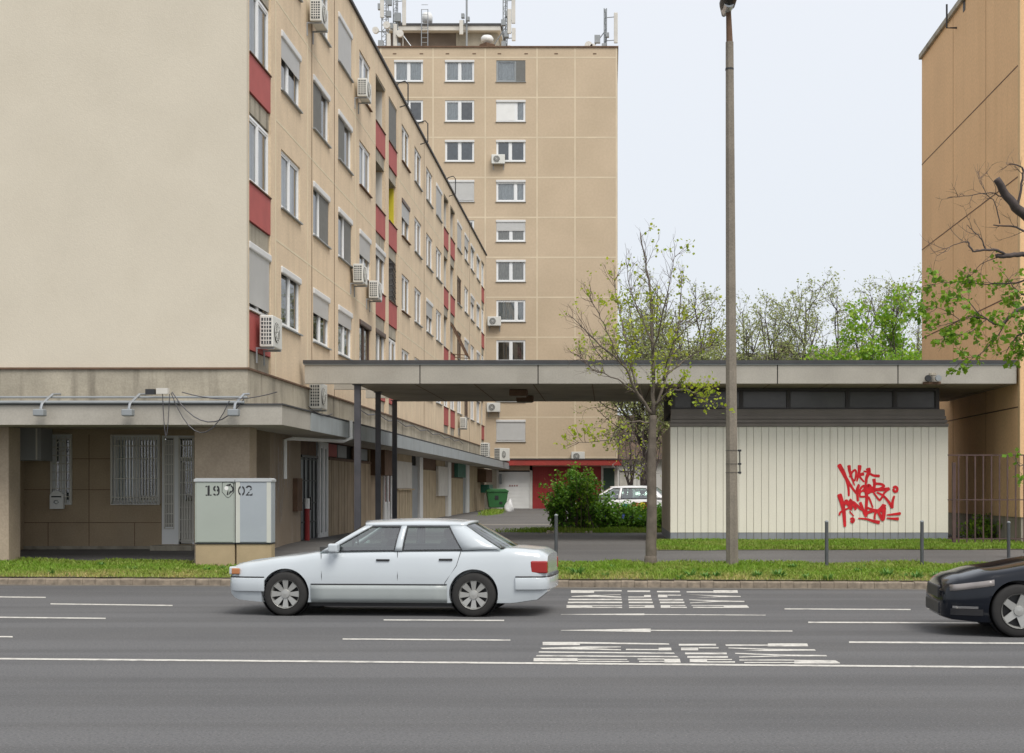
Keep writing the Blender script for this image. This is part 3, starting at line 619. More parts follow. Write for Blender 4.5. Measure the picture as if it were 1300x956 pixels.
slab_ac(42.6, 13.9, 'air conditioner beside a top floor window of the tan block, highest seen whole')
slab_ac(41.9, 8.1, 'left one of two neighbouring air conditioners midway up the tan block')
slab_ac(44.6, 8.0, 'right one of two neighbouring air conditioners midway up the tan block')
o = slab_ac(35.9, 3.95, 'air conditioner standing on the ledge just left of where the long concrete canopy starts', w=.85, h=.66, d=.30)
slab_ac(71.2, 5.0, 'small air conditioner just above the long canopy at the far end of the tan block')
o = air_con('air_conditioner', (PX(611,78)-.1, 78, 3.68), R(90), 'air conditioner on the far end of the shop canopy, nearer of the two', w=1.0, h=.8, d=.45)
o = air_con('air_conditioner', (PX(632,88), 88, 3.68), R(60), 'white boxy air conditioner at the tip of the shop canopy above the bin', w=1.1, h=.8, d=.45)
for px, lb in ((57, 'leftmost of the three small floodlights above the concrete canopy'), (168, 'middle one of the three small floodlights above the concrete canopy'), (301, 'floodlight on an arm at the corner of the concrete canopy, right of the junction box')):
    x = PX(px, 28.9); t = thing('floodlight', lb, 'floodlight', (x, 28.9, 3.65), 0, 'floodlights on the canopy edge')
    MB().tube([(.1, .55, .25), (.08, .2, .22), (0, -.15, .0), (0, -.22, -.12)], .028, 6).build('arm', M_metal, t)
    bevel(MB().box(-.11, .11, -.36, -.16, -.26, -.12).build('lamp_housing', M_greymet, t), .02)
    MB().box(-.09, .09, -.34, -.18, -.268, -.262).build('lamp_glass', M_offwhite, t)
t = thing('wall_cabinet', 'grey sheet metal box hung high on the recessed wall at the far left', 'wall box', (gx(40)+SLX, YG-.5, 2.55))
bevel(MB().box(-.52, .52, -.22, .48, 0, .78).build('casing', mat('box_sheet', (.27, .275, .28), .6, .06, 2), t), .01); MB().box(.40, .44, -.226, -.221, .02, .76).build('door_edge', M_offwhite, t)
t = thing('mailbox', 'small white ornate mailbox below the narrow barred window', 'mailbox', (gx(74)+SLX, YG-.001, gzz(646)))
q = MB().prism([(-.16, 0), (.16, 0), (.16, .34), (.11, .40), (.0, .45), (-.11, .40), (-.16, .34)], -.12, -.02); q.build('casing', M_white, t)
MB().box(-.12, .12, -.128, -.121, .28, .31).build('slot', M_dark, t); MB().tube([(-.06, -.13, .16), (-.03, -.135, .2), (.03, -.135, .2), (.06, -.13, .16), (.0, -.135, .12), (-.06, -.13, .16)], .01, 4).build('ornament', M_greymet, t)
# ================================================================ eleven-storey tower block
TY = 93.6; TS = F/TY
def tX(px): return (px-CX)/TS
def tZ(py): return H + (CY-py)/TS
TXR = tX(784); TXL = -26.0; TZT = tZ(60.5)
tower = thing('tower_block', 'tall tan prefabricated tower block with pale panel joints and red garages at its foot', 'tower block', (0, TY, 0))
JZ = [tZ(73.0+50.75*k) for k in range(11)]
tcols = [(500.5, 537), (565, 602), (630, 667)]
th = []; tw = []
for ci, (a, b) in enumerate(tcols):
    for k in range(10):
        if (ci == 0 and k > 4) or (ci == 1 and k > 7): continue
        zt = JZ[k] - .03*TS/TS - .16; th.append((tX(a), tX(b), zt-1.46, zt, .16)); tw.append((ci, k, (tX(a)+tX(b))/2, zt-1.46, tX(b)-tX(a)))
twf = facade(TXL, TXR, 3.9, TZT, th, .16); twf.build('wall', M_tower, tower)
MB().box(TXL, TXR-.001, .35, 14, 3.9, TZT-.02).build('shell', M_tower, tower)
m = MB()
m.box(TXR-.3, TXR, .003, .35, 3.9, TZT); m.build('corner_wall', M_tower, tower)
m = MB().box(TXL, TXR+.06, -.07, .2, TZT, TZT+.10).box(TXR-.3, TXR+.06, .2, 14, TZT, TZT+.1); m.build('roof_edge', M_rust, tower)
j = MB(); jw = .045
vx = [tX(549.8), tX(616), tX(681.8), tX(730), TXR-.08] + [tX(549.8)-3.55*i for i in range(1, 5)]
for x in vx: j.box(x-jw, x+jw, -.008, .0, 3.95, TZT-.01)
vs = sorted(vx)
for z in JZ:
    for a, b in zip([TXL]+vs, vs):
        j.box(a+jw, b-jw, -.006, .0, z-.045, z+.045)
j.build('panel_joint', mat('tower_joint', (.63, .535, .39), .9, .08, 1), tower)
m = MB()
for px in (501, 535, 568, 602, 634, 668, 706, 755): m.box(tX(px)-.12, tX(px)+.12, -.012, -.001, TZT-.45, TZT-.38)
m.build('vent_slot', M_rust, tower)
ts = {(0,0): ('net', 1, 0, .5), (1,0): ('net', 1, 0, .5), (0,1): ('half', 0, 0, .5), (1,1): ('half', 0, 0, .5), (1,2): ('blue', 1, 0, .5), (1,3): ('net', 1, 1., .5),
      (2,0): ('net', 0, 0, .68), (2,1): ('net', 1, 0, .67), (2,2): ('blue', 1, 0, .48), (2,3): ('net', 1, .12, .66), (2,4): ('beige', 1, .5, .5), (2,5): ('beige', 1, 0, .5), (2,6): ('net', 0, 0, .68), (2,7): ('room', 0, 0, .5), (2,8): ('room', 0, 0, .5), (2,9): ('net', 1, 1., .6)}
for ci, k, x, z, w in tw:
    bk, bx, bl, sp = ts.get((ci, k), ('room', 0, 0, .5))
    kw = {}
    if (ci, k) == (2, 0): kw = dict(frame='g', open_side=1)
    if (ci, k) == (2, 1): kw = dict()
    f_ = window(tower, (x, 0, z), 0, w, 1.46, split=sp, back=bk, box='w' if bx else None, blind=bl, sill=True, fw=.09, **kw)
    if (ci, k) == (2, 1): MB().box(-w/2+.09, -w/2+w*sp-.07, .03, .05, .09, 1.37).build('white_board', M_white, f_)
# ground floor with garages
gz_t = .55; zr1, zr0 = tZ(583), tZ(592)
MB().box(TXL, TXR-.0, .02, .5, zr0, 3.9).build('lintel_wall', M_tower, tower)
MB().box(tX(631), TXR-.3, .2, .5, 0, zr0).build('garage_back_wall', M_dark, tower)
MB().box(tX(675.8), tX(763.2), .04, .19, tZ(595), zr0).build('garage_head', M_gred, tower)
MB().box(tX(645), tX(789), -.9, .018, zr0+.05, tZ(584)).build('red_fascia', mat('fascia_red', (.36, .045, .035), .6, .1, 1.5, dirt=.3, dirtcol=(.2, .05, .04)), tower)
MB().box(tX(640), tX(789), -.95, .018, tZ(584)+.002, tZ(584)+.08).build('fascia_cap', M_bitum, tower)
MB().box(TXL, tX(631), .02, .5, 0, zr0).build('garage_wall', M_conc, tower)
def garage(a, b, m_, nm, horiz, label=None):
    q = MB(); x0, x1 = tX(a), tX(b); z0, z1 = gz_t, tZ(599) if horiz else tZ(595)
    if horiz:
        n = 10
        for i in range(n): q.box(x0, x1, .06-(.0), .12, z0+(z1-z0)*i/n+.012, z0+(z1-z0)*(i+1)/n-.012)
        q.box(x0, x1, .075, .13, z0, z1)
    else:
        n = int((x1-x0)/.16)
        for i in range(n): q.box(x0+(x1-x0)*i/n+.008, x0+(x1-x0)*(i+1)/n-.008, .05, .12, z0, z1)
        q.box(x0, x1, .075, .13, z0, z1)
    o = q.build(nm, m_, tower)
    if label: o['label'] = label
garage(633, 672.5, M_white, 'garage_door', True, 'white sectional garage door')
garage(676, 704, M_gred, 'garage_door', False, 'dark red boarded garage door'); garage(705, 733, M_gred, 'garage_door', False); garage(735, 763, M_gred, 'garage_door', False)
for a, b in ((630.5, 633), (672.6, 675.8), (763.2, 784)): MB().box(tX(a), tX(b), -.0, .5, 0, zr0+.05).build('garage_pier', M_offwhite, tower)
MB().box(tX(766), tX(780), -.012, -.001, gz_t, 3.3).build('steel_door', mat('door_green', (.03, .06, .045), .6, .1, 3), tower)
MB().box(tX(631), tX(675.8), .0, .5, zr0-.28, zr0+.05).build('garage_lintel', M_tower, tower)
m = MB(); tx_ = tX(651)
for i in range(4): m.box(tx_-.25+i*.16, tx_-.15+i*.16, .05, .059, 2.05, 2.16)
m.build('door_lettering', mat('faded_red_letters', (.35, .2, .19), .7, .1, 5), tower)
MB().box(tX(634), tX(637), -.08, -.0, 2.2, 2.9).build('meter_box', M_greymet, tower)
# penthouse on the roof
PY = 97.5
def pX(px): return (px-CX)/F*PY
def pZ(py): return H + (CY-py)/F*PY
pent = thing('roof_house', 'low grey and brown machine house on the roof of the tower block', 'roof house', (0, PY, TZT))
zp = pZ(42)-TZT
bx = lambda a, b, y0, y1, z0, z1: MB().box(pX(a), pX(b), y0, y1, z0, z1)
bx(496, 579, 0, 6, 0, zp).build('brown_wall', mat('soot_brown', (.14, .11, .085), .9, .2, 1, dirt=.4, dirtcol=(.2, .17, .14)), pent); bx(579.2, 632, -.1, 6, 0, zp).build('grey_wall', M_conc, pent)
bx(492, 636, -.6, 6.6, zp, zp+.32).build('roof_slab', M_offwhite, pent); bx(490, 638, -.65, 6.7, zp+.321, zp+.48).build('roof_felt', M_bitum, pent)
bx(556, 569, -.03, .0, .3, .95).build('window', M_dark, pent); bx(553.5, 571, -.12, -.01, .96, 1.06).build('window_hood', M_rust, pent)
bx(511, 512.5, -.06, 0, 0, zp).build('drain_pipe', M_offwhite, pent)
bx(527, 530, -.12, .0, .5, 1.1).build('lamp', M_black, pent)
m = MB()
for px in (537.5, 545.5): m.tube([(pX(px), -1.0, 0), (pX(px), -1.0, pZ(18)-TZT)], .035, 5)
for i in range(12): m.tube([(pX(537.5), -1.0, .3+i*.33), (pX(545.5), -1.0, .3+i*.33)], .02, 4)
m.build('ladder', M_metal, pent)
def cowl(px, py0, py1, D, label, r=.36):
    z0 = PZ(py1, D); h = PZ(py0, D)-z0
    t = thing('roof_vent', label, 'roof vent', (PX(px, D), D, z0)); MB().lathe([(0, 0), (r*.55, 0), (r*.55, h*.25), (r*1.15, h*.3), (r*1.2, h*.75), (r*.9, h), (0, h*1.02)], 'z', seg=16).build('cowl', M_white, t, smooth=True)
    MB().lathe([(0, -.25), (r*1.5, -.25), (r*1.5, 0), (0, 0)], 'z', seg=4).build('base', M_rust, t)
cowl(542.5, 17, 33, 99.5, 'white round vent cowl on top of the roof house', .32); cowl(618.5, 46, 56.5, 95.0, 'round white vent cowl on the tower roof in front of the roof house', .36)
def mast(px, D, pytop, label, panels=(), dishes=(), w=.45, braces=(), lattice=True, boxes=()):
    z0 = TZT-.02; h = PZ(pytop, D)-z0; t = thing('antenna_mast', label, 'antenna mast', (PX(px, D), D, z0), 0, 'antenna masts on the tower roof'); m = MB()
    if lattice:
        for sx, sy_ in ((-1,-1), (1,-1), (0,1)): m.tube([(sx*w/2, sy_*w/2, 0), (sx*w/2, sy_*w/2, h)], .035, 4)
        z = 0; s_ = 1
        while z < h-.4: m.tube([(-s_*w/2, -w/2, z), (s_*w/2, -w/2, z+.4)], .02, 4); m.tube([(-w/2, -w/2, z), (w/2, -w/2, z)], .02, 4); m.tube([(s_*w/2, -w/2, z), (0, w/2, z+.4)], .02, 4); z += .4; s_ = -s_
    else: m.tube([(0, 0, 0), (0, 0, h)], .07, 6)
    m.build('mast', M_greymet, t)
    for a in braces: MB().tube([(0, 0, a[2]), (a[0], a[1], 0)], .04, 5).build('brace', M_metal, t)
    for dx, z, hh in panels:
        bevel(MB().box(dx-.13, dx+.13, -.35, -.2, z, z+hh).build('panel_antenna', M_offwhite, t), .03)
        MB().tube([(0, 0, z+.25), (dx, -.18, z+.25)], .03, 4).build('arm', M_greymet, t); MB().tube([(0, 0, z+hh-.25), (dx, -.18, z+hh-.25)], .03, 4).build('arm', M_greymet, t)
    for dx, z, r_ in dishes:
        MB().lathe([(.02, -.5), (r_, -.5), (r_, -.28), (r_*.7, -.2), (.02, -.12)], 'y', (dx, 0, z), 16).build('dish', M_offwhite, t, smooth=False); MB().tube([(0, 0, z), (dx, -.2, z)], .035, 4).build('arm', M_greymet, t)
    for dx, z, s_ in boxes: MB().box(dx-s_/2, dx+s_/2, -.3, .0, z, z+s_*1.3).build('radio_unit', M_greymet, t)
    return t
TRD = 95.2
mast(489.5, TRD, -60, 'thick lattice mast at the left end of the tower roof', panels=[(-.9, 5.6, 2.0), (-.2, 2.5, 1.5), (.25, .2, 1.2)], dishes=[(.15, 1.95, .24), (-.62, 1.6, .22)], boxes=[(.3, 3.4, .3), (.25, 2.6, .3), (-.3, .5, .35), (-.35, 3.1, .3)])
mast(502.5, TRD+.4, -60, 'cluttered antenna mast just right of the thick lattice mast', panels=[(.62, 2.1, 2.0), (0, .6, 1.6), (-.4, 3.9, 1.8)], dishes=[(.35, 1.5, .25)], boxes=[(.15, 2.4, .45), (-.2, 1.9, .3), (.1, .25, .5)], braces=[(1.6, 0, 2.2)], w=.3)
mast(592.5, TRD+1.4, -40, 'slim pole of small antennas in front of the roof house', panels=[(-.35, 1.8, 1.0)], boxes=[(-.25, 3.0, .22), (.12, 2.8, .2), (-.28, 2.5, .25)], lattice=False)
mast(641.5, TRD, -40, 'tall mast with three pale panel antennas right of the roof house', panels=[(.3, 1.4, 1.7), (.58, 2.1, 1.9), (.6, .9, .9)], dishes=[(.3, .35, .2)], boxes=[(-.12, 2.0, .3), (.1, 1.2, .3), (-.1, .5, .3), (.2, 2.6, .3)], w=.28, braces=[(-1.4, .5, 1.9)])
mast(768.5, TRD, 11, 'short antenna mast at the right end of the tower roof', panels=[(.72, .75, 2.1)], dishes=[(-1.15, .55, .27), (-.85, .45, .2)], boxes=[(-.55, .8, .4), (-.1, .35, .3), (-.95, .1, .35), (.15, 1.2, .22)], w=.16, braces=[(-1.3, .2, 1.7), (.4, 0, .8)])
def tower_ac(px, py, label):
    return air_con('air_conditioner', (tX(px), TY, tZ(py)-.28), 0, label, w=.9, h=.62)
tower_ac(633, 204, 'highest air conditioner on the tower block, under a third floor window from the top'); tower_ac(628, 409, 'air conditioner on the tower block just above the canopy, left of a window')
tower_ac(627, 518, 'air conditioner on the tower block seen beneath the long canopy'); tower_ac(734, 580, 'lowest air conditioner on the tower block, above the red garages'); 

# ================================================================ long flat canopy on steel posts
CY0, CY1 = 34.8, 41.9; CZ0, CZ1 = 4.53, 5.04; RX = 10.33; PL = -6.40
canopy = thing('flat_canopy', 'long flat concrete canopy on dark steel posts spanning between the buildings', 'canopy', (0, CY0, 0))
f = MB(); xs = [PX(p, CY0) for p in (386, 533, 683, 835, 987, 1140)] + [RX-.005]
for a, b in zip(xs, xs[1:]): f.box(a+.012, b-.012, 0, .16, CZ0, CZ1)
bevel(f.build('fascia', M_fascia, canopy), .008, 1)
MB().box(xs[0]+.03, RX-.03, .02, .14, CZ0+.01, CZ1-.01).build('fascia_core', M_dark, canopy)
MB().box(xs[0]+.2, PL, 2.8, 2.96, CZ0+.06, CZ0+.40).build('beam', M_fascia, canopy); MB().box(xs[0]+.45, PL, 6.3, 6.46, CZ0+.06, CZ0+.40).build('beam', M_fascia, canopy)
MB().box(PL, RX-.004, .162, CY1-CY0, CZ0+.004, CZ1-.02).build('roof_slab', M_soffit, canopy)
sm = MB()
for x in np.arange(PL+1.5, RX, 1.5): sm.box(x-.012, x+.012, .17, CY1-CY0-.02, CZ0-.001, CZ0+.0035)
sm.build('soffit_joint', M_rust, canopy)
MB().box(xs[0]-.02, RX-.004, -.05, .25, CZ1+.002, CZ1+.085).build('roof_flashing', M_bitum, canopy)
MB().box(xs[0]-.01, RX-.004, -.03, -.002, CZ1-.03, CZ1+.0).build('drip_strip', M_greymet, canopy)
for px, d, w in ((454, 35.0, .15), (480, 37.68, .13), (501, 41.2, .13)):
    x = PX(px, d); y = d-CY0; q = MB(); a = w/2; q.box(x-a, x+a, y-a, y-a+.02, gz(x, d)-.2, CZ0-.002).box(x-a, x+a, y+a-.02, y+a, gz(x, d)-.2, CZ0-.002).box(x-.012, x+.012, y-a+.02, y+a-.02, gz(x, d)-.2, CZ0-.002).box(x-a-.04, x+a+.04, y-a-.04, y+a+.04, CZ0-.02, CZ0-.0015)
    q.build('post', M_pole, canopy)
for (a, b), (y0, y1) in zip(((647, 670), (656, 677)), ((2.1, 2.5), (4.5, 5.0))):
    t = thing('ceiling_lamp', 'rusty box lamp under the canopy, ' + ('nearer of the two' if a == 647 else 'farther of the two'), 'lamp', (PX((a+b)/2, CY0+y0), CY0+y0, CZ0), 0, 'box lamps under the canopy')
    bevel(MB().box(-.24, .24, -.2, .2, -.17, -.004).build('lamp_box', M_rust, t), .02); MB().box(-.20, .20, -.16, .16, -.19, -.171).build('lamp_cover', mat('dirty_lamp_cover', (.16, .13, .08), .5, .2, 5), t)
t = thing('twin_lamp', 'small pair of floodlamps on the canopy fascia near its right end', 'floodlight', (PX(1183, CY0-.05), CY0, PZ(482, CY0)))
MB().box(-.22, .22, -.08, -.002, -.12, -.06).build('bracket', M_rust, t)
for s_ in (-1, 1): MB().lathe([(0, -.24), (.075, -.24), (.085, -.18), (.06, -.08), (0, -.06)], 'y', (s_*.13, 0, .02), 12).build('lamp_head', M_black if s_ < 0 else M_greymet, t)
MB().lathe([(0, .17), (.09, .15), (.1, .10), (0, .10)], 'z', (.0, -.12, 0), 10).build('hood', M_conc, t)
# ================================================================ pavilion under the canopy
PVX0, PVX1, PVY, PVY1 = 1.625, 8.885, 36.0, 41.7
pav = thing('kiosk_building', 'low cream ribbed kiosk with dark clerestory band and red graffiti under the flat canopy', 'kiosk', (0, PVY, 0))
M_rib = mat('cream_ribbed_cladding', (.80, .76, .645), .6, .03, 1, dirt=.25, dirtcol=(.62, .56, .45), streak=True, dth=.54, fine=.04)
M_pl = mat('grey_plinth_paint', (.235, .25, .27), .8, .1, 2, dirt=.3, dirtcol=(.35, .35, .34))
q = MB(); p_ = MB(); n = 36; st = (PVX1-PVX0)/n; zb, zm, zt = .30, .735, 3.50
edges = [PVX0]; wds = [.19, .20, .21, .2, .185, .205]; i = 0
while edges[-1] < PVX1-.12: edges.append(min(PVX1, edges[-1]+wds[i % 6])); i += 1
edges[-1] = PVX1
for a, b in zip(edges, edges[1:]):
    dd = rnd.uniform(0, .004)
    q.prism([(0,0)]*0 or [(a+.005, zm+.003), (b-.005, zm+.003), (b-.005, zt), (a+.005, zt)], -.0-dd, .05); p_.box(a+.006, b-.006, .004, .05, zb, zm)
q.build('ribbed_wall', M_rib, pav); p_.build('plinth', M_pl, pav)
MB().box(PVX0+.002, PVX1-.002, .03, PVY1-PVY, zb, zt-.01).build('core_wall', mat('joint_grey', (.42, .385, .31), .9, .1, 2), pav)
MB().box(PVX0-.002, PVX0+.0015, -.0, PVY1-PVY, zm, zt).build('side_wall', mat('side_render', (.50, .44, .34), .85, .06, 1.5, dirt=.2, dirtcol=(.38, .33, .25)), pav); MB().box(PVX0-.004, PVX0-.0025, .0, PVY1-PVY, zb, zm).build('side_plinth', M_pl, pav)
M_lou = mat('brown_grey_louvre', (.20, .175, .15), .6, .1, 2)
lv = MB(); z = zt
for i, (hh, o) in enumerate(((.10, .0), (.10, .05), (.10, .10), (.16, .15))): lv.prism([(PVX0+.0+o*.2, z+.004), (PVX1-o*.4, z+.004), (PVX1-o*.4, z+hh-.012), (PVX0+o*.2, z+hh-.012)], -.04+o*1.0, .5); lv.box(PVX0+.02, PVX1-.08, .1, .55, z+hh-.012, z+hh+.004); z += hh
lv.build('louvre', M_lou, pav)
zc = z+.0
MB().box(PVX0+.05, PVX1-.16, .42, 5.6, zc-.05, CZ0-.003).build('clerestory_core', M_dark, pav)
M_cg = mat('smoked_glass', (.075, .068, .062), .2, .2, 1.5, spec=.6)
mp_ = MB(); cuts = [PX(v, PVY+.36) for v in (852, 880, 941, 1001, 1076, 1136, 1195)]
cl = MB().box(cuts[0], PVX1-.16, .38, .415, zc+.0, CZ0-.08); cl.build('clerestory_glass', M_cg, pav)
for c in cuts[1:-1]: mp_.box(c-.05, c+.05, .30, .379, zc, CZ0-.06)
mp_.box(cuts[0], PVX1-.16, .30, .40, CZ0-.07, CZ0-.004).box(cuts[0], cuts[0]+.1, .3, .379, zc, CZ0-.07).box(PVX1-.26, PVX1-.16, .3, .379, zc, CZ0-.07).box(cuts[0], PVX1-.16, .28, .379, zc-.02, zc+.06)
mp_.build('clerestory_frame', mat('dark_brown_frame', (.06, .053, .05), .5, .1, 3), pav)
def GP(a, b): return (PX(1050+a/9.56, PVY), PZ(580+b/9.56, PVY))
GS = [([(140,90),(190,180),(230,260),(300,370),(350,440)],50,18),([(150,100),(205,190),(250,330),(262,420),(262,480)],34,18),([(265,100),(275,180),(300,260),(335,350)],38,10),([(275,250),(300,190),(340,160),(352,200),(332,290),(300,255)],22,16),
 ([(395,100),(390,170),(375,240),(360,300)],42,12),([(340,240),(390,220),(450,205)],28,34),([(370,210),(410,260),(450,305)],26,14),([(440,175),(490,185),(560,225),(640,232)],12,30),([(495,135),(505,190),(480,250),(468,330),(460,400)],50,12),
 ([(565,265),(575,320),(570,400)],36,24),([(575,325),(650,330),(690,355),(640,385),(570,400)],26,20),([(345,450),(365,380),(385,340),(365,430),(375,540)],18,24),([(370,450),(410,380),(445,350),(450,390),(400,430)],22,18),
 ([(450,430),(470,380),(510,350),(520,400),(480,440),(570,400),(680,395),(760,385)],44,30),([(480,410),(560,375),(575,410),(500,420)],30,30),([(470,420),(480,480),(475,600),(465,730)],34,26),([(400,430),(400,480),(470,480),(495,470)],18,20),([(500,480),(530,550),(555,620)],20,14),
 ([(560,430),(620,510),(645,520),(700,430),(760,385)],16,22),([(600,430),(680,470),(750,550),(790,620)],16,30),([(815,470),(795,540),(785,625)],18,34),([(802,380),(825,362),(850,380),(846,415),(815,420),(802,385)],24,24),
 ([(145,450),(175,540),(200,650),(210,760),(215,850)],52,26),([(150,710),(155,680),(180,660),(260,620),(300,600)],20,14),([(200,600),(235,530),(290,640),(280,520),(350,640),(318,550),(420,640),(400,550),(465,720)],26,26),([(215,545),(300,625)],26,26),([(270,660),(325,720)],14,8),
 ([(285,760),(305,745),(325,765),(305,795),(287,770)],22,22),([(465,730),(490,680),(560,655),(620,655),(680,600),(692,575)],22,46),([(480,615),(560,640),(620,650),(670,662)],18,24),([(575,760),(580,700),(610,655),(655,735),(680,750),(692,600)],16,42),([(375,745),(480,755),(560,780),(640,795)],10,38),([(720,705),(800,697),(895,685)],10,30),([(720,742),(800,750),(870,752)],10,34)]
g = MB()
for i, (pl, w0, w1) in enumerate(GS):
    pts = []
    P_ = [Vector(p) for p in pl]
    for k in range(len(P_)-1):       # Catmull-Rom smoothing
        p0, p1, p2, p3 = P_[max(k-1, 0)], P_[k], P_[k+1], P_[min(k+2, len(P_)-1)]
        for s_ in range(6):
            u = s_/6; pts.append(.5*((2*p1)+(-p0+p2)*u+(2*p0-5*p1+4*p2-p3)*u*u+(-p0+3*p1-3*p2+p3)*u**3))
    pts.append(P_[-1]); L_ = []; N_ = len(pts)
    for k, p in enumerate(pts):
        d = (pts[min(k+1, N_-1)]-pts[max(k-1, 0)]).normalized(); nrm = Vector((-d.y, d.x)); w = (w0+(w1-w0)*k/(N_-1))*.5*1.12+1.8
        if k in (0, N_-1): w *= .55
        L_.append((p+nrm*w, p-nrm*w))
    y = -.0072 - i*.00045
    for k in range(N_-1):
        a, b = L_[k]; c, d = L_[k+1]; q4 = [GP(*v) for v in (a, b, d, c)]
        g.quad(*[(x, y-k*1.4e-5, z) for x, z in q4])
gm = MATS.get('spray_red') or mat('spray_red', (.60, .012, .02), .8, .2, 9)
o = g.build('graffiti', gm, pav); o['label'] = 'red sprayed tag scrawled over the cream ribs'
for p in o.data.polygons:
    if p.normal.y > 0: p.flip()

# ================================================================ orange block on the right
RY0, RY1, RXW, RZT = 34.72, 45.6, 10.38, 16.1
rb = thing('orange_block', 'orange rendered gable of a panel block at the right edge with dark joints', 'apartment block', (RXW, RY0, 0))
L_ = RY1-RY0
MB().box(0, 14, 0, L_, 1.16, RZT).build('wall', M_orange, rb)
MB().box(.03, 14, .03, L_-.03, -.2, 1.16).build('plinth', M_conc, rb)
q = MB()
for z in (3.95, 6.85, 9.78, 12.6): q.box(-.006, .001, -.002, L_, z-.016, z+.016)
q.build('panel_joint', M_rust, rb)
q = MB()
for y in (L_*.29, L_*.62): q.box(-.004, .001, y-.014, y+.014, 1.2, 3.93).box(-.004, .001, y-.014, y+.014, 3.97, 6.83).box(-.004, .001, y-.014, y+.014, 6.87, 9.76).box(-.004, .001, y-.014, y+.014, 9.8, 12.58).box(-.004, .001, y-.014, y+.014, 12.62, RZT-.01)
q.build('vertical_joint', mat('orange_joint', (.36, .20, .095), .9, .1, 3), rb)
MB().box(-.012, .02, L_*.5-.12, L_*.5+.12, RZT-.3, RZT+.1).tube([(-.3, L_*.58, RZT+.2), (-.3, L_*.58, RZT-.5), (0, L_*.58, RZT-.5)], .03, 5).build('wall_bracket', M_black, rb)
MB().box(-.09, 14, -.09, L_+.08, RZT, RZT+.16).build('roof_edge', M_conc, rb)
q = MB().box(-.011, .02, -.011, .16, 1.17, RZT-.01); q.build('corner_strip', mat('pale_orange_corner', (.66, .46, .25), .9, .05, 2), rb)
# bar fence between kiosk and block
FY = 34.3
fe = thing('bar_fence', 'dark red tall iron bar fence between the kiosk and the orange wall', 'fence', (0, FY, 0))
q = MB(); fx0, fx1 = 8.45, 11.6; zt_ = PZ(577, FY)
q.box(fx0, fx1, -.015, .015, zt_-.03, zt_).box(fx0, fx1, -.014, .014, PZ(634.5, FY)-.012, PZ(634.5, FY)+.012).box(fx0, fx1, -.014, .014, .62, .65)
M_fe = mat('dull_red_iron', (.085, .05, .045), .7, .2, 4); q.build('rail', M_fe, fe)
q = MB(); bars = [1217, 1227.5, 1238, 1248.3, 1258.8, 1269, 1279, 1289.5, 1300, 1310, 1320]
for px in bars: x = PX(px, FY); q.box(x-.016, x+.016, -.012, .012, .40, zt_-.03)
q.build('bar', M_fe, fe)
MB().box(PX(1211, FY)-.04, PX(1211, FY)+.04, -.04, .04, .2, zt_-.2).build('post', M_fe, fe)
# small house and boundary wall seen through the gap beside the tower
HY = 99.0
hs = thing('small_house', 'white walled house with a brown roof seen through the gap beside the tower', 'house', (PX(812, HY), HY, .5))
hw = [(-4.5, 5.5)]
facade(-4.5, 5.5, 0, 3.6, [(-1.45, -.45, .0, 2.7, .15), (-.2, 1.1, 0, 2.9, .15), (2.2, 3.6, .9, 2.2, .15)], .15).build('wall', M_white, hs)
MB().quad((-4.5, .2, 0), (5.5, .2, 0), (5.5, .2, 3.6), (-4.5, .2, 3.6)).build('interior', M_roomb, hs)
MB().box(-1.42, -.48, .1, .14, .02, 2.66).build('door', M_offwhite, hs); MB().box(-.17, 1.07, .1, .14, .02, 2.86).build('door', M_white, hs)
q = MB(); q.v = [(-5, -.5, 3.5), (6, -.5, 3.5), (6, 5, 3.5), (-5, 5, 3.5), (-4.6, 2.2, 6.8), (5.6, 2.2, 6.8)]; q.f = [(0,1,5,4), (2,3,4,5), (0,4,3), (1,2,5), (0,3,2,1)]
q.build('roof', mat('brown_roof_tiles', (.12, .085, .065), .9, .2, 2.5), hs)
BY = 92.0
bh = thing('flat_roofed_house', 'long low grey roof with a brown chimney behind the canopy', 'house', (PX(1000, BY), BY, .5))
z1_ = PZ(449, BY)-.5
MB().box(-3.9, 3.5, 0, 6, 0, z1_-.35).build('wall', M_offwhite, bh); MB().box(-4.1, 3.7, -.3, 6.3, z1_-.349, z1_).build('roof', mat('pale_grey_roof', (.27, .26, .24), .9, .12, 2), bh)
MB().box(-.45, .6, 1.2, 2.0, z1_, z1_+.75).build('chimney', mat('chimney_brown', (.19, .13, .09), .9, .2, 3), bh)
MB().box(11.2, 12.2, 12, 13, 0, 1)  # (nothing linked)
t = air_con('air_conditioner', (PX(1172, 43.5), 43.5, CZ1+.0), 0, 'grey box of an air conditioner on the canopy roof beside the orange wall', w=.42, h=.5, d=.25, side_grid=False); t.location = (PX(1168, 41.0), 41.3, CZ1-.02)
# ================================================================ vehicles
def lerp(a, b, t): return a+(b-a)*t
def interp(xs, ys, x):
    if x <= xs[0]: return ys[0]
    for i in range(len(xs)-1):
        if x <= xs[i+1]:
            t = (x-xs[i])/(xs[i+1]-xs[i]); t = t*t*(3-2*t)*.5 + t*.5; return lerp(ys[i], ys[i+1], t)
    return ys[-1]
def ev(o):
    """bake modifiers into a plain mesh"""
    dg = bpy.context.evaluated_depsgraph_get(); me = bpy.data.meshes.new_from_object(o.evaluated_get(dg)); old = o.data; o.modifiers.clear(); o.data = me; me.name = o.name
    return o
M_cream_p = mat('white_car_paint', (.50, .54, .565), .2, .02, 2, coat=.6)
M_clad = mat('grey_car_cladding', (.36, .39, .385), .35, .04, 3)
M_tyre = mat('tyre_rubber', (.022, .021, .02), .85, .15, 8)
M_rim = mat('silver_rim', (.42, .42, .40), .35, .08, 6, metal=.5)
M_trim = mat('black_trim', (.02, .02, .022), .45, .1, 4)
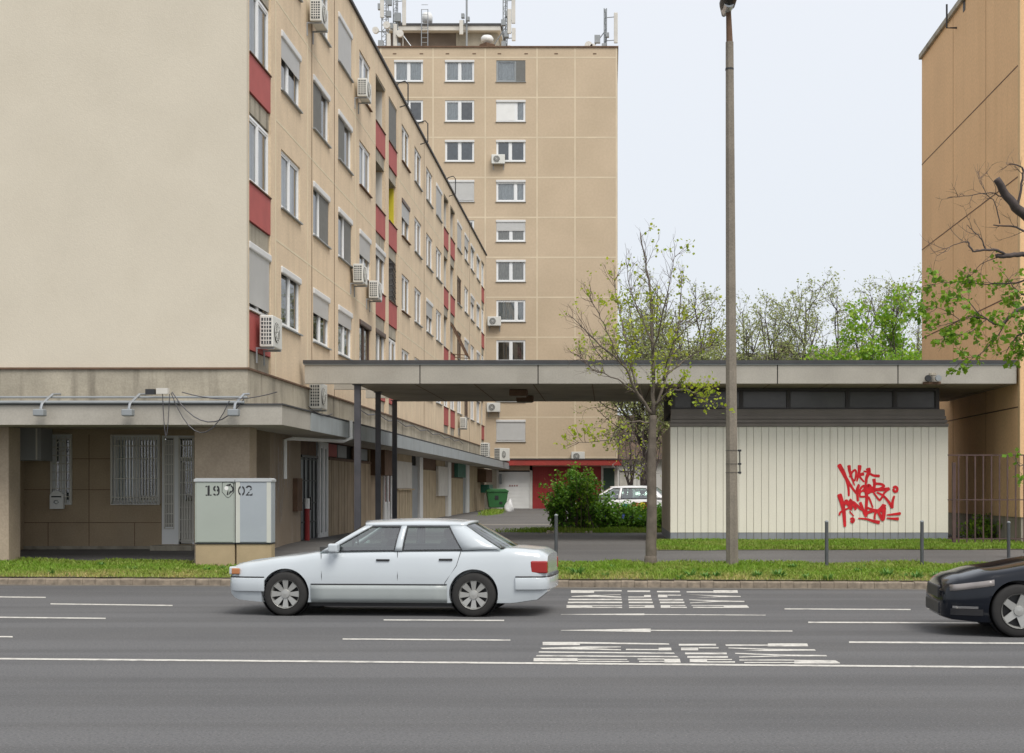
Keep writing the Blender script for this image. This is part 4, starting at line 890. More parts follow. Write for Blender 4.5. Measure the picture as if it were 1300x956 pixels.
M_int = mat('car_interior', (.05, .05, .048), .8, .15, 4)
M_lampc = mat('lamp_lens', (.55, .58, .60), .12, .05, 4, coat=.5)
M_tail = mat('tail_lamp_red', (.30, .02, .018), .2, .05, 4, coat=.5)
M_amb = mat('amber_lens', (.42, .17, .07), .2, .05, 4, coat=.5)
M_ink = mat('dark_blue_car_paint', (.005, .007, .012), .1, .05, 2, spec=.4, coat=0)
M_chrome = mat('chrome', (.6, .6, .6), .15, .02, 4, metal=1)
def make_car(name, label, loc, rz, c, group=None):
    """local frame: nose at x=0, tail at x=L, road at z=0, near side is -y"""
    t = thing(name, label, 'car', loc, rz, group)
    Wd = c['W']/2; L = c['L']; paint = c['paint']
    hx, hz = c['hoodx'], c['hoodz']     # profile of the upper edge of the lower body
    N = 64; st = [L*i/N for i in range(N+1)]; rows = []
    def plan(x): return Wd*interp(c['px'], c['pw'], x)
    for x in st:
        w = plan(x); zt = interp(hx, hz, x); zb = interp(c['bx'], c['bz'], x); h = zt-zb
        crown = c.get('crown', .035)
        half = [(w*.80, zb), (w-.035, zb+.015), (w-.012, zb+h*.15), (w-.0, zb+h*.36), (w-.0, zb+h*.56), (w-.012, zb+h*.74), (w-.030, zb+h*.86), (w-.052, zb+h*.95), (w-.095, zt), (w*.72, zt+crown*.55), (w*.4, zt+crown*.9), (0, zt+crown)]
        rows.append([(x, -y, z) for y, z in half] + [(x, y, z) for y, z in reversed(half[:-1])])
    m = MB(); m.grid(rows); k = len(rows[0]); n0 = 0; n1 = N*k
    m.f.append(tuple(range(k))); m.f.append(tuple(n1+i for i in reversed(range(k))))
    for i in range(N): m.f.append((i*k, (i+1)*k, (i+1)*k+k-1, i*k+k-1))
    body = m.build('body', paint, None, smooth=True, fixn=True)
    wr = c['wr']; cut = MB()
    for wx in c['wx']: cut.lathe([(0, -Wd-.2), (wr+.035, -Wd-.2), (wr+.035, -Wd+.30), (0, -Wd+.30)], 'y', (wx, 0, wr+.015), 40); cut.lathe([(0, Wd-.30), (wr+.035, Wd-.30), (wr+.035, Wd+.2), (0, Wd+.2)], 'y', (wx, 0, wr+.015), 40)
    co = cut.build('cutter', M_trim, None, fixn=True)
    b = body.modifiers.new('b', 'BOOLEAN'); b.operation = 'DIFFERENCE'; b.object = co; b.solver = 'EXACT'; ev(body)
    bpy.data.objects.remove(co); body.parent = t
    body.data.polygons.foreach_set('use_smooth', [True]*len(body.data.polygons))
    es = body.modifiers.new('e', 'EDGE_SPLIT'); es.split_angle = R(38)
    # dark wheel-well linings
    for wx in c['wx']:
        for s in (-1, 1): MB().lathe([(wr+.037, s*(Wd-.035)), (wr+.034, s*(Wd-.31)), (0, s*(Wd-.305))], 'y', (wx, 0, wr+.015), 32).build('wheel_arch', M_trim, t)
    # greenhouse: ruled patches between belt line and roof rail
    B = c['belt']; T = c['roof']; zb = c['bzh']; zr = c['rzh']; wb = Wd-.075; wt = Wd*c.get('tuck', .68)
    def beltz(x): return interp(hx, hz, x)+.008
    def patch(xb0, xb1, xt0, xt1, nm, mm, off=0.0, s=-1, lo=0.0, hi=1.0, par=None, nz=6):
        P_ = []
        for i in range(nz+1):
            v = lerp(lo, hi, i/nz); row = []
            for j_ in range(3):
                u = j_/2; x = lerp(lerp(xb0, xb1, u), lerp(xt0, xt1, u), v); y = lerp(wb, wt, v) + .035*math.sin(math.pi*v) + off; z = lerp(beltz(lerp(xb0, xb1, u)), zr, v)
                row.append((x, s*y, z))
            P_.append(row)
        return MB().grid(P_).build(nm, mm, par or t, smooth=True)
    pil = c['pillars']; gl = c['glass']
    for s in (-1, 1):
        for a in pil: o = patch(*a, 'pillar', paint, 0, s); so = o.modifiers.new('s', 'SOLIDIFY'); so.thickness = .03; so.offset = 0
        for a in gl:
            o = patch(*a, 'side_window', M_cglass, -.006, s)
            # rubber frame round the glass
            for e0, e1, f0, f1, lo, hi in ((a[0], a[1], a[2], a[3], 0, .045), (a[0], a[1], a[2], a[3], .955, 1.0)): 
                xb0, xb1, xt0, xt1 = a; patch(xb0, xb1, xt0, xt1, 'window_rubber', M_trim, .006, s, lo, hi, par=o, nz=1)
            for ed in (0, 1):
                xb, xt = (a[0], a[2]) if ed == 0 else (a[1], a[3]); d_ = .022 if ed == 0 else -.022
                patch(min(xb, xb+d_), max(xb, xb+d_), min(xt, xt+d_), max(xt, xt+d_), 'window_rubber', M_trim, .006, s, par=o)
    # roof
    rx0, rx1 = T; P_ = []
    for i in range(17):
        u = i/16; row = []
        for j_ in range(13):
            v = j_/12*2-1; bow = 1-v*v
            x = lerp(rx0 - .09*bow, rx1 + .07*bow, u)
            z = zr + c['rcrown']*bow**.6*(.45+.55*math.sin(math.pi*min(1, max(0, u*.9+.05)))) 
            row.append((x, v*wt, z))
        P_.append(row)
    ro = MB().grid(P_).build('roof', paint, t, smooth=True); so = ro.modifiers.new('s', 'SOLIDIFY'); so.thickness = .03; so.offset = -1
    def screen(xb, xt, bowb, bowt, nm):
        P_ = []
        for i in range(9):
            v = i/8; row = []
            for j_ in range(13):
                h = j_/12*2-1; bow = 1-h*h; y = h*lerp(wb-.01, wt, v)
                row.append((lerp(xb - bowb*bow, xt - bowt*bow, v), y, lerp(beltz(xb)+.02*bow, zr + c['rcrown']*.45*bow**.6, v)))
            P_.append(row)
        return MB().grid(P_).build(nm, M_cglass, t, smooth=True)
    screen(B[0], T[0], .14, .09, 'windscreen'); screen(B[1], T[1], -.12, -.07, 'rear_window')
    # interior deck, seats and dash
    q = MB(); q.box(B[0]-.02, B[1]+.02, -wb+.05, wb-.05, beltz((B[0]+B[1])/2)+.0, beltz((B[0]+B[1])/2)+.05); q.build('cabin_deck', M_int, t)
    zd = beltz(2.)+.04
    for sx in c['seats']:
        for s in (-1, 1):
            o = MB().prism([(sx, zd-.1), (sx+.13, zd-.1), (sx+.20, zd+.12), (sx+.10, zd+.13)], s*.36-.22, s*.36+.22).build('seat_back', M_int, t); bevel(o, .03, 2)
            bevel(MB().box(sx+.11, sx+.20, s*.36-.12, s*.36+.12, zd+.14, zd+.28).build('head_rest', M_int, t), .03, 2)
    MB().lathe([(.16, -.012), (.185, 0), (.16, .012), (.16, -.012)], 'x', (B[0]+.42, -.36, zd+.03), 16).build('steering_wheel', M_trim, t)
    # wheels
    first = None
    for wx in c['wx']:
        for s in (-1, 1):
            wl = bpy.data.objects.new('wheel', None); COL.objects.link(wl); wl.parent = t; wl.location = (wx, s*(Wd-.115), wr)
            if s > 0: wl.rotation_euler = (0, 0, math.pi)
            if first is None:
                ty = MB().lathe([(wr*.64, -.085), (wr*.9, -.10), (wr*.985, -.075), (wr, -.03), (wr, .04), (wr*.985, .08), (wr*.9, .10), (wr*.64, .09)], 'y', seg=36).mesh('tyre', M_tyre, True)
                rm = MB().lathe([(wr*.66, -.098), (wr*.64, -.085), (wr*.60, -.06), (wr*.585, .05)], 'y', seg=36).lathe([(wr*.585, .02), (0, .02)], 'y', seg=36).mesh('rim', M_rim, True)
                bk = MB().lathe([(wr*.58, .0), (0, .0)], 'y', seg=24).mesh('brake_disc', M_trim)
                sp = MB()
                for q_ in range(c['spokes']):
                    a = 2*math.pi*q_/c['spokes']; ca, sa = math.cos(a), math.sin(a); w0, w1 = c['spw']
                    for dirs in (1,):
                        P4 = [(.04, -w0), (wr*.62, -w1), (wr*.62, w1), (.04, w0)]
                        n = len(sp.v)
                        for yy in (-.085, -.05): sp.v += [(r_*ca - d_*sa, yy + (.015 if r_ < .1 else 0), r_*sa + d_*ca) for r_, d_ in P4]
                        for f_ in ((0,1,2,3), (7,6,5,4), (0,4,5,1), (1,5,6,2), (2,6,7,3), (3,7,4,0)): sp.f.append(tuple(n+v for v in f_))
                sp.lathe([(0, -.095), (.06, -.09), (.075, -.05)], 'y', seg=16); sp = sp.mesh('spokes', M_rim)
                first = (ty, rm, bk, sp)
            for me in first: link(me.name.split('.')[0], me, wl)
    # door seams, handles, mirror
    yy = lambda x, f: -(plan(x) - 0.0)
    for pts in c['seams']:
        for s in (-1, 1):
            q = MB(); pp = [(x, s*(side_y(c, x, z, plan)+.0015), z) for x, z in pts]; q.tube(pp, .0045, 4); q.build('door_seam', M_trim, t)
    for x, z in c['handles']:
        for s in (-1, 1): bevel(MB().box(x-.1, x+.1, s*(side_y(c, x, z, plan)+.012)-.014, s*(side_y(c, x, z, plan)+.012)+.014, z-.014, z+.014).build('door_handle', c.get('handlem', M_trim), t), .008)
    mx = c['mirror']
    for s in (-1, 1): bevel(MB().box(mx, mx+.14, s*(Wd+.06)-.09, s*(Wd+.06)+.09, beltz(mx)+.0, beltz(mx)+.13).build('mirror', paint, t), .03, 3)
    MB().box(c['wx'][0]+wr, c['wx'][1]-wr, -Wd+.15, Wd-.15, .14, .3).build('underbody', M_trim, t)
    return t, plan
def side_y(c, x, z, plan):
    w = plan(x); zt = interp(c['hoodx'], c['hoodz'], x); zb = interp(c['bx'], c['bz'], x); f = (z-zb)/(zt-zb)
    return interp([0, .03, .15, .36, .56, .74, .86, .95], [w*.8, w-.035, w-.012, w, w, w-.012, w-.03, w-.052], f)
def ring(c, plan, x0, x1, z0, z1, off, name, m, par, n=10, wrap=True):
    """band following the body side between x0 and x1"""
    for s in (-1, 1):
        P_ = []
        for i in range(n+1):
            x = lerp(x0, x1, i/n); P_.append([(x, s*(side_y(c, x, z, plan)+off+.0), z) for z in [lerp(z0, z1, k/4) for k in range(5)]])
        o = MB().grid(P_).build(name, m, par, smooth=True); so = o.modifiers.new('s', 'SOLIDIFY'); so.thickness = .016; so.offset = 0
sedan = dict(W=1.74, L=4.74, paint=M_cream_p,
    hoodx=[0, .05, .25, .9, 1.42, 2.4, 3.4, 4.0, 4.25, 4.62, 4.74], hoodz=[.60, .73, .775, .865, .935, .955, .965, .985, .985, .955, .88], bx=[0, .12, .5, 4.2, 4.6, 4.74], bz=[.30, .22, .19, .19, .24, .36],
    px=[0, .06, .22, .6, 1.4, 3.4, 4.2, 4.6, 4.72, 4.74], pw=[.80, .87, .94, .98, 1, 1, .97, .92, .88, .84], crown=.03, wr=.325, wx=[.87, 3.67],
    belt=(1.38, 4.08), roof=(2.02, 3.52), bzh=.94, rzh=1.32, rcrown=.08, tuck=.70,
    pillars=[(1.38, 1.50, 2.02, 2.12), (2.50, 2.60, 2.56, 2.64), (3.50, 4.06, 3.28, 3.52)], glass=[(1.50, 2.50, 2.12, 2.56), (2.60, 3.50, 2.64, 3.28)],
    seats=(2.15, 3.05), spokes=8, spw=(.022, .045),
    seams=[[(1.40, .93), (1.42, .6), (1.42, .25)], [(2.54, .95), (2.55, .6), (2.55, .25)], [(3.48, .96), (3.42, .75), (3.25, .5), (3.22, .25)]], handles=[(2.33, .83), (3.26, .84)], mirror=1.55, handlem=M_trim)
WX = PX(488, 20.35) - (.87+1.4)
car, plan = make_car('saloon_car', 'white older four-door saloon car driving left along the road', (WX, 20.35+.87, 0), math.atan(KS), sedan)
c = sedan
ring(c, plan, 1.26, 3.28, .21, .46, .008, 'side_cladding', M_clad, car)
ring(c, plan, 1.26, 3.28, .468, .482, .010, 'side_strip', M_trim, car)
for s in (-1, 1): pass
def endcap(x, w, z0, z1, d, name, m, par, c_, plan_, nose=True):
    """bumper wrapping the end of the car"""
    P_ = []; n = 24
    for i in range(n+1):
        a = i/n*2-1; s = 1 if a > 0 else -1
        # start along the flank, run round the end
        if abs(a) > .55: u = (abs(a)-.55)/.45; xx = (x + (.52*u + .05) if nose else x - (.42*u + .05)); y = s*(side_y(c_, xx, (z0+z1)/2, plan_)+.012)
        else: u = a/.55; y = u*(plan_(x+(.05 if nose else -.05))); xx = (x-.035*(1-u*u)-.0 if nose else x+.035*(1-u*u)) + (.03 if nose else -.03)*u*u
        P_.append([(xx, y, z0), (xx, y, (z0+z1)/2), (xx, y, z1)])
    o = MB().grid(P_).build(name, m, par, smooth=True); so = o.modifiers.new('s', 'SOLIDIFY'); so.thickness = .045; so.offset = 0; bevel(o, .012, 2); return o
endcap(-.01, 0, .36, .56, 0, 'front_bumper', M_cream_p, car, c, plan, True); endcap(4.75, 0, .40, .58, 0, 'rear_bumper', M_cream_p, car, c, plan, False)
endcap(-.014, 0, .565, .58, 0, 'bumper_strip', M_trim, car, c, plan, True); endcap(4.754, 0, .585, .60, 0, 'bumper_strip', M_trim, car, c, plan, False)
for s in (-1, 1):
    bevel(MB().box(-.012, .10, s*.60-.15, s*.60+.15, .60, .72).build('headlight', M_lampc, car), .02); 
    o = MB().box(.05, .17, s*.79-.03, s*.79+.025, .61, .70).build('turn_signal', M_amb, car); bevel(o, .015)
    o = MB().box(4.50, 4.748, s*.74-.065, s*.74+.07, .64, .82).build('tail_light', M_tail, car); bevel(o, .02)
bevel(MB().box(-.03, .06, -.24, .24, .56, .75).build('radiator_grille', M_chrome, car), .02)
MB().box(-.036, -.03, -.19, .19, .58, .73).build('grille_mesh', M_trim, car)
MB().box(3.9, 4.72, -.003, .003, 1.0, 1.002)
hatch = dict(W=1.82, L=4.35, paint=M_ink,
    hoodx=[0, .04, .2, .6, 1.4, 2.4, 3.6, 4.25, 4.35], hoodz=[.56, .64, .715, .81, .935, .975, .99, 1.0, .9], bx=[0, .12, .5, 4.0, 4.35], bz=[.24, .20, .17, .17, .30],
    px=[0, .05, .2, .5, 1.2, 3.4, 4.1, 4.35], pw=[.62, .74, .87, .96, 1, 1, .95, .82], crown=.05, wr=.335, wx=[.92, 3.55],
    belt=(1.38, 4.22), roof=(2.12, 3.75), bzh=.97, rzh=1.39, rcrown=.08, tuck=.69,
    pillars=[(1.38, 1.52, 2.12, 2.2), (2.42, 2.52, 2.48, 2.56), (3.75, 4.2, 3.45, 3.75)], glass=[(1.52, 2.42, 2.2, 2.48), (2.52, 3.75, 2.56, 3.45)],
    seats=(2.1, 3.1), spokes=5, spw=(.05, .04), seams=[[(1.35, .95), (1.36, .6), (1.38, .25)], [(2.47, .98), (2.48, .6), (2.48, .25)], [(3.6, .98), (3.5, .7), (3.3, .4)]], handles=[(2.28, .86), (3.45, .87)], mirror=1.6, handlem=M_ink)
HX = PX(1206, 17.4)
car2, plan2 = make_car('hatchback_car', 'black hatchback car entering the picture at the right edge, only its nose in view', (HX, 17.4+.9, 0), math.atan(KS), hatch)
c = hatch
for s in (-1, 1):
    q = MB(); P_ = []
    for i in range(9):
        x = lerp(.10, .62, i/8); z0 = lerp(.57, .65, i/8); z1 = lerp(.645, .725, i/8)
        P_.append([(x, s*(side_y(c, x, z, plan2)+.004), z) for z in (z0, (z0+z1)/2, z1)])
    o = MB().grid(P_).build('headlight', mat('dim_headlamp', (.22, .20, .19), .12, .1, 6, coat=.4), car2, smooth=True); so = o.modifiers.new('s', 'SOLIDIFY'); so.thickness = .02; so.offset = 0
    P_ = []
    for i in range(9):
        x = lerp(.12, .42, i/8); P_.append([(x, s*(side_y(c, x, z, plan2)+.006), z) for z in (.355, .37, .385)])
    o = MB().grid(P_).build('bumper_blade', M_chrome, car2, smooth=True)
    P_ = []
    for i in range(9):
        x = lerp(.1, .48, i/8); P_.append([(x, s*(side_y(c, x, z, plan2)+.005), z) for z in (.27, .31, .35)])
    MB().grid(P_).build('air_intake', M_trim, car2, smooth=True)
bevel(MB().box(-.012, .05, -.42, .42, .46, .62).build('radiator_grille', M_trim, car2), .02); bevel(MB().box(-.02, .05, -.5, .5, .26, .42).build('lower_grille', M_trim, car2), .02)
ring(c, plan2, 1.31, 3.16, .20, .27, .006, 'sill_strip', M_trim, car2)
# parked cars half hidden by the shrubs
def parked(name, label, px, D, L, W, paint, rz, side=None, wagon=False):
    c = dict(sedan if not wagon else hatch); c['paint'] = paint
    t, pl = make_car(name, label, (PX(px, D), D, gz(PX(px, D), D)), rz, c, 'cars parked behind the shrubs')
    return t, pl, c
M_silv = mat('silver_car_paint', (.50, .53, .55), .25, .03, 2, coat=.6); M_green = mat('dark_green_car_paint', (.02, .05, .03), .25, .05, 2, coat=.6)
t, pl, cc = parked('parked_car', 'white parked car with orange and yellow lettering stickers behind the shrubs', 709, 53, 0, 0, mat('bright_white_paint', (.78, .79, .80), .25, .02, 2, coat=.5), R(-8), wagon=True)
for i, (x, z, w, h, m_) in enumerate(((2.9, .72, .4, .24, M_amb), (3.2, .68, .3, .28, M_yel), (3.4, .75, .2, .2, M_tail), (2.55, .66, .35, .25, mat('sticker_teal', (.03, .25, .22), .5, .1, 5)), (2.3, .7, .2, .22, M_amb))):
    MB().prism([(x, z-.1), (x+w*.5, z-.13), (x+w, z+.0), (x+w*.85, z+h-.12), (x+w*.3, z+h-.08)], -.93-.002*i, -.91).build('sticker', m_, t)
t, pl, cc = parked('parked_car', 'pale silver parked car behind the white one with lettering stickers', 724, 57.5, 0, 0, M_silv, R(6)); 
t, pl, cc = parked('parked_car', 'dark green parked car beside the kiosk corner behind the young tree', 812, 60, 0, 0, M_green, R(-4), wagon=True)

# ================================================================ street furniture
def cabinet(px0, px1, D, label, m_, name='utility_cabinet'):
    x0, x1 = PX(px0, D), PX(px1, D); w = x1-x0; z0 = gz((x0+x1)/2, D); zt = PZ(607, D)-z0; zb = PZ(690, D)-z0
    t = thing(name, label, 'utility box', ((x0+x1)/2, D, z0), 0, 'utility cabinets on the verge'); hw = w/2; d = .34
    bevel(MB().box(-hw+.008, hw-.008, .02, d, -.15, zb-.012).build('base', mat('yellowish_concrete_base', (.40, .31, .19), .9, .1, 2, dirt=.4, dirtcol=(.26, .2, .13), streak=True, bump=.3, bscale=40), t), .008, 1)
    MB().box(-hw, hw, .0, d, zb-.011, zb+.012).build('base_seal', M_trim, t)
    bevel(MB().box(-hw, hw, 0, d, zb+.013, zt-.075).build('casing', m_, t), .006, 1)
    bevel(MB().box(-hw+.03, hw-.03, -.014, -.0005, zb+.03, zt-.09).build('door', m_, t), .005, 1)
    q = MB(); q.prism([(-hw-.015, zt-.073), (hw+.015, zt-.073), (hw+.015, zt-.03), (hw-.03, zt), (-hw+.03, zt), (-hw-.015, zt-.03)], -.03, d+.02); q.build('lid', mat('cabinet_lid', (.44, .46, .47), .5, .05, 2), t)
    return t, hw, zb, zt
DC = 29.0
t1, hw1, zb1, zt1 = cabinet(247.3, 298.0, DC, 'left one of two utility cabinets, greenish grey with stencilled 19 and shield', mat('greenish_grey_gel', (.35, .385, .345), .5, .04, 1.5, dirt=.2, dirtcol=(.29, .31, .28)))
t2, hw2, zb2, zt2 = cabinet(299.2, 344.5, DC, 'right one of two utility cabinets, bluish grey with stencilled 02', mat('bluish_grey_gel', (.34, .375, .405), .5, .04, 1.5, dirt=.2, dirtcol=(.42, .45, .47), dscale=3, dth=.58))
for s in (-1, 1): MB().box(s*(hw2-.05)-.045, s*(hw2-.05)+.045, -.018, -.0145, zb2+.02, zt2-.08).build('edge_trim', mat('pale_edge', (.52, .53, .48), .5, .04, 2), t2)
M_sten = mat('stencil_black', (.02, .02, .022), .7, .3, 30)
def stencil(par, polys, ox, oz, s, y=-.0155):
    for k_, pl in enumerate(polys):
        q = MB(); n = len(pl); q.v = [(ox+x*s, y-.0001*k_, oz+z*s) for x, z in pl]; q.f = [tuple(range(n))]; o = q.build('stencil_mark', M_sten, par)
        for p in o.data.polygons:
            if p.normal.y > 0: p.flip()
def arc(cx_, cz_, r0, r1, a0, a1, n=8, sx=1): 
    return [(cx_+sx*r1*math.cos(R(a0+(a1-a0)*i/n)), cz_+r1*math.sin(R(a0+(a1-a0)*i/n))) for i in range(n+1)] + [(cx_+sx*r0*math.cos(R(a1+(a0-a1)*i/n)), cz_+r0*math.sin(R(a1+(a0-a1)*i/n))) for i in range(n+1)]
one = [[(.30, 0), (.52, 0), (.52, 1), (.38, 1), (.30, .93)], [(.12, 0), (.27, 0), (.27, .12), (.12, .12)], [(.55, 0), (.70, 0), (.70, .12), (.55, .12)], [(.1, .82), (.27, .88), (.27, 1), (.1, .94)]]
nine = [arc(.42, .70, .12, .30, 100, 260, sx=.95), arc(.48, .70, .12, .30, -80, 80, sx=.95), arc(.42, .35, .22, .36, -80, 10), [(.14, .12), (.30, 0), (.40, .0), (.40, .13), (.22, .25)], [(.62, .36), (.78, .36), (.78, .66), (.66, .6)]]
zero = [arc(.38, .5, .30, .50, 100, 260, sx=.62), arc(.46, .5, .30, .50, -80, 80, sx=.62)]
two = [arc(.42, .68, .16, .32, 20, 165), [(.46, .45), (.72, .62), (.74, .74), (.60, .68)], [(.12, .06), (.40, .40), (.52, .36), (.30, .14)], [(.12, 0), (.42, 0), (.42, .13), (.12, .10)], [(.46, 0), (.76, 0), (.78, .22), (.70, .22), (.66, .13), (.46, .13)]]
zc_ = zt1 - (630-607)/60.3 - .0; S_ = .215
def lx(px, hw, c): return (px-c)/60.3
c1 = (247.3+298.0)/2; c2 = (299.2+344.5)/2
stencil(t1, one, lx(259.8, 0, c1), zc_+.01, S_); stencil(t1, nine, lx(269, 0, c1), zc_+.01, S_)
stencil(t2, zero, lx(301.6, 0, c2), zc_+.01, S_*.96, y=-.0186); stencil(t2, two, lx(310.8, 0, c2), zc_+.01, S_)
# shield outline with an irregular crest inside
sx0 = lx(282.5, 0, c1); q = MB(); sh = [(0, .29), (.13, .31), (.235, .27), (.245, .10), (.16, -.01), (.12, -.035), (.08, -.01), (-.005, .09), (0, .29)]
for (a, b), (c_, d_) in zip(sh, sh[1:]):
    dv = Vector((c_-a, d_-b)).normalized(); nv = Vector((-dv.y, dv.x))*.006
    q.quad((sx0+a+nv.x, -.0157, zc_+b+nv.y), (sx0+a-nv.x, -.0157, zc_+b-nv.y), (sx0+c_-nv.x, -.0157, zc_+d_-nv.y), (sx0+c_+nv.x, -.0157, zc_+d_+nv.y))
q.build('shield_outline', M_sten, t1)
stencil(t1, [arc(.155, .15, .055, .085, -60, 70, sx=1), arc(.12, .20, .02, .05, 20, 150), [(.09, .02), (.13, .03), (.125, .13), (.105, .10)], [(.14, .03), (.20, .09), (.17, .12), (.145, .08)], [(.10, .24), (.17, .27), (.2, .22), (.15, .235)]], sx0, zc_, 1.0, y=-.0156)
q = MB(); q.lathe([(0, -.0164), (.043, -.0164)], 'y', (sx0+.085, 0, zc_+.17), 16); q.build('white_blot', M_white, t1)
# street lamp
LD = 28.9; lx_, lz = PX(929.5, LD), gz(PX(929.5, LD), LD)
lp = thing('street_lamp', 'tall weathered concrete lamp post with dark lamp head in front of the kiosk', 'street lamp', (lx_, LD, lz))
q = MB(); hz_ = 12.0-lz; pr = [(0, .135), (.3, .133), (3, .122), (6, .108), (9, .096), (11.0, .086)]
q.tube([(PX(929.5, LD)*0 - .005*z, 0, z) for z, r_ in [(-.3, .135)]+pr], [.138]+[r_ for z, r_ in pr], 8)
q.build('post', mat('lamp_post_concrete', (.235, .205, .165), .92, .12, 3, dirt=.5, dirtcol=(.14, .12, .10), streak=True, bump=.5, bscale=30, fine=.15), lp)
zt_ = PZ(88, LD)-lz
q = MB(); q.tube([(-.055, 0, 11.0), (-.085, 0, 11.9), (-.10, 0, PZ(12, LD)-lz)], [.072, .05, .035], 8); q.build('post_top', M_rust, lp)
MB().tube([(-.055, 0, zt_-.02), (-.055, 0, zt_+.02)], .094, 8).build('collar', M_black, lp)
zh = PZ(9, LD)-lz
q = MB(); q.tube([(-.10, .9, zh+.15), (-.10, .3, zh+.12), (-.10, .0, zh+.08), (-.10, -.45, zh+.05), (-.10, -.75, zh+.08)], [.05, .14, .17, .17, .09], 12); q.build('lamp_head', M_black, lp, smooth=True)
q = MB(); q.tube([(-.10, .25, zh+.0), (-.10, -.45, zh-.05)], [.11, .11], 10); q.build('lamp_glass', M_lampc, lp)
q = MB()
for py in (572, 589, 600): 
    z = PZ(py, LD)-lz; r_ = .128
    for k_ in range(12): a0, a1 = 2*math.pi*k_/12, 2*math.pi*(k_+1)/12; q.tube([(r_*math.cos(a0)-.01, r_*math.sin(a0), z), (r_*math.cos(a1)-.01, r_*math.sin(a1), z)], .004, 4)
    q.box(.12, .19, -.02, .02, z-.02, z+.02)
q.tube([(.16, 0, PZ(572, LD)-lz), (.165, 0, PZ(602, LD)-lz)], .012, 5); q.build('steel_band', M_black, lp)
# bollards
for (px, pt, D, lb) in ((706, 655, 30.3, 'bollard behind the tail of the white car, in front of the shrubs'), (1049.5, 663, 28.6, 'bollard in the verge between the lamp post and the red graffiti'), (1170.5, 663, 28.7, 'bollard in the verge just right of the red graffiti'), (1280.5, 664, 30.6, 'rightmost bollard, dark car nose in front and bar fence behind')):
    x = PX(px, D); z = gz(x, D); t = thing('bollard', lb, 'bollard', (x, D, z), 0, 'grey tube bollards along the path'); h = PZ(pt, D)-z
    MB().tube([(0, 0, -.1), (0, 0, h)], .038, 12, caps=False).build('tube', mat('bollard_grey', (.075, .08, .085), .6, .12, 5, dirt=.4, dirtcol=(.2, .19, .18)), t, smooth=True)
    MB().lathe([(.038, h-.001), (.042, h+.005), (.042, h+.02), (.02, h+.04), (0, h+.042)], 'z', seg=12).build('cap', M_greymet, t, smooth=True)
# wheeled bin
BD = 83.0; bxx = PX(631, BD); t = thing('wheeled_bin', 'large green wheeled bin with domed lid beside the white garage door', 'waste bin', (bxx, BD, gz(bxx, BD)), R(8))
M_bin = mat('bin_green', (.03, .135, .04), .5, .1, 3, dirt=.3, dirtcol=(.02, .06, .025))
q = MB(); q.v = [(-.5, -.4, .22), (.5, -.4, .22), (.5, .4, .22), (-.5, .4, .22), (-.64, -.5, 1.15), (.64, -.5, 1.15), (.64, .5, 1.15), (-.64, .5, 1.15)]; q.f = [(3,2,1,0), (0,1,5,4), (1,2,6,5), (2,3,7,6), (3,0,4,7), (4,5,6,7)]; bevel(q.build('body', M_bin, t), .04, 2)
q = MB(); q.prism([(-.68, 1.15), (.68, 1.15), (.66, 1.24), (.45, 1.36), (-.45, 1.36), (-.66, 1.24)], -.54, .54); bevel(q.build('lid', M_bin, t), .03, 2)
for dx in (-.42, .42):
    for dy in (-.35, .35): MB().lathe([(0, -.03), (.1, -.03), (.1, .03), (0, .03)], 'x', (dx, dy, .1), 12).build('wheel', M_tyre, t)
MB().box(-.16, .06, -.478, -.455, .7, .95).box(.12, .3, -.465, -.44, .45, .58).build('sticker', M_trim, t); MB().tube([(-.72, -.3, 1.1), (-.74, 0, 1.1), (-.72, .3, 1.1)], .025, 5).build('handle', M_bin, t)
def bag(loc, label, s=1.0, seed=1):
    r_ = random.Random(seed); q = MB(); rows = []
    for i in range(9):
        v = i/8; rad = s*[.34, .42, .42, .39, .34, .28, .2, .1, .09][i]; row = []
        for k_ in range(17): a = 2*math.pi*(k_ % 16)/16; rr_ = rad*(1+.16*math.sin(3*a+i)+.1*math.sin(7*a+2*i)); row.append((rr_*math.cos(a)+.12*v, rr_*math.sin(a)*.8, s*v*1.25))
        rows.append(row)
    o = q.grid(rows).build('rubbish_bag', mat('white_plastic', (.68, .68, .68), .4, .08, 8), None, smooth=True, loc=loc); return tag(o, label, 'rubbish bag')
x_ = PX(645, 82.6); bag((x_, 82.6, gz(x_, 82.6)-.05), 'white plastic sack leaning beside the green wheeled bin', .68)
# litter and crumbled kerb stones near the shrubs
r5 = random.Random(5)
q = MB()
for _ in range(26):
    x = PX(714, 43) + r5.gauss(0, .35); y = 43 + r5.gauss(0, .3); s_ = r5.uniform(.04, .11); z = gz(x, y); a = r5.random()*3
    q.v += [(x+s_*math.cos(a+k_*1.57)*r5.uniform(.6, 1), y+s_*math.sin(a+k_*1.57), z-.01) for k_ in range(4)] + [(x+s_*.6*math.cos(a+k_*1.57), y+s_*.6*math.sin(a+k_*1.57), z+s_*r5.uniform(.6, 1)) for k_ in range(4)]
    n = len(q.v)-8; q.f += [(n, n+1, n+5, n+4), (n+1, n+2, n+6, n+5), (n+2, n+3, n+7, n+6), (n+3, n, n+4, n+7), (n+4, n+5, n+6, n+7)]
tag(q.build('rubble', mat('pale_rubble', (.42, .37, .29), .95, .2, 8)), 'small heap of pale broken rubble at the foot of the tall shrub', 'rubble', kind='stuff')
q = MB()
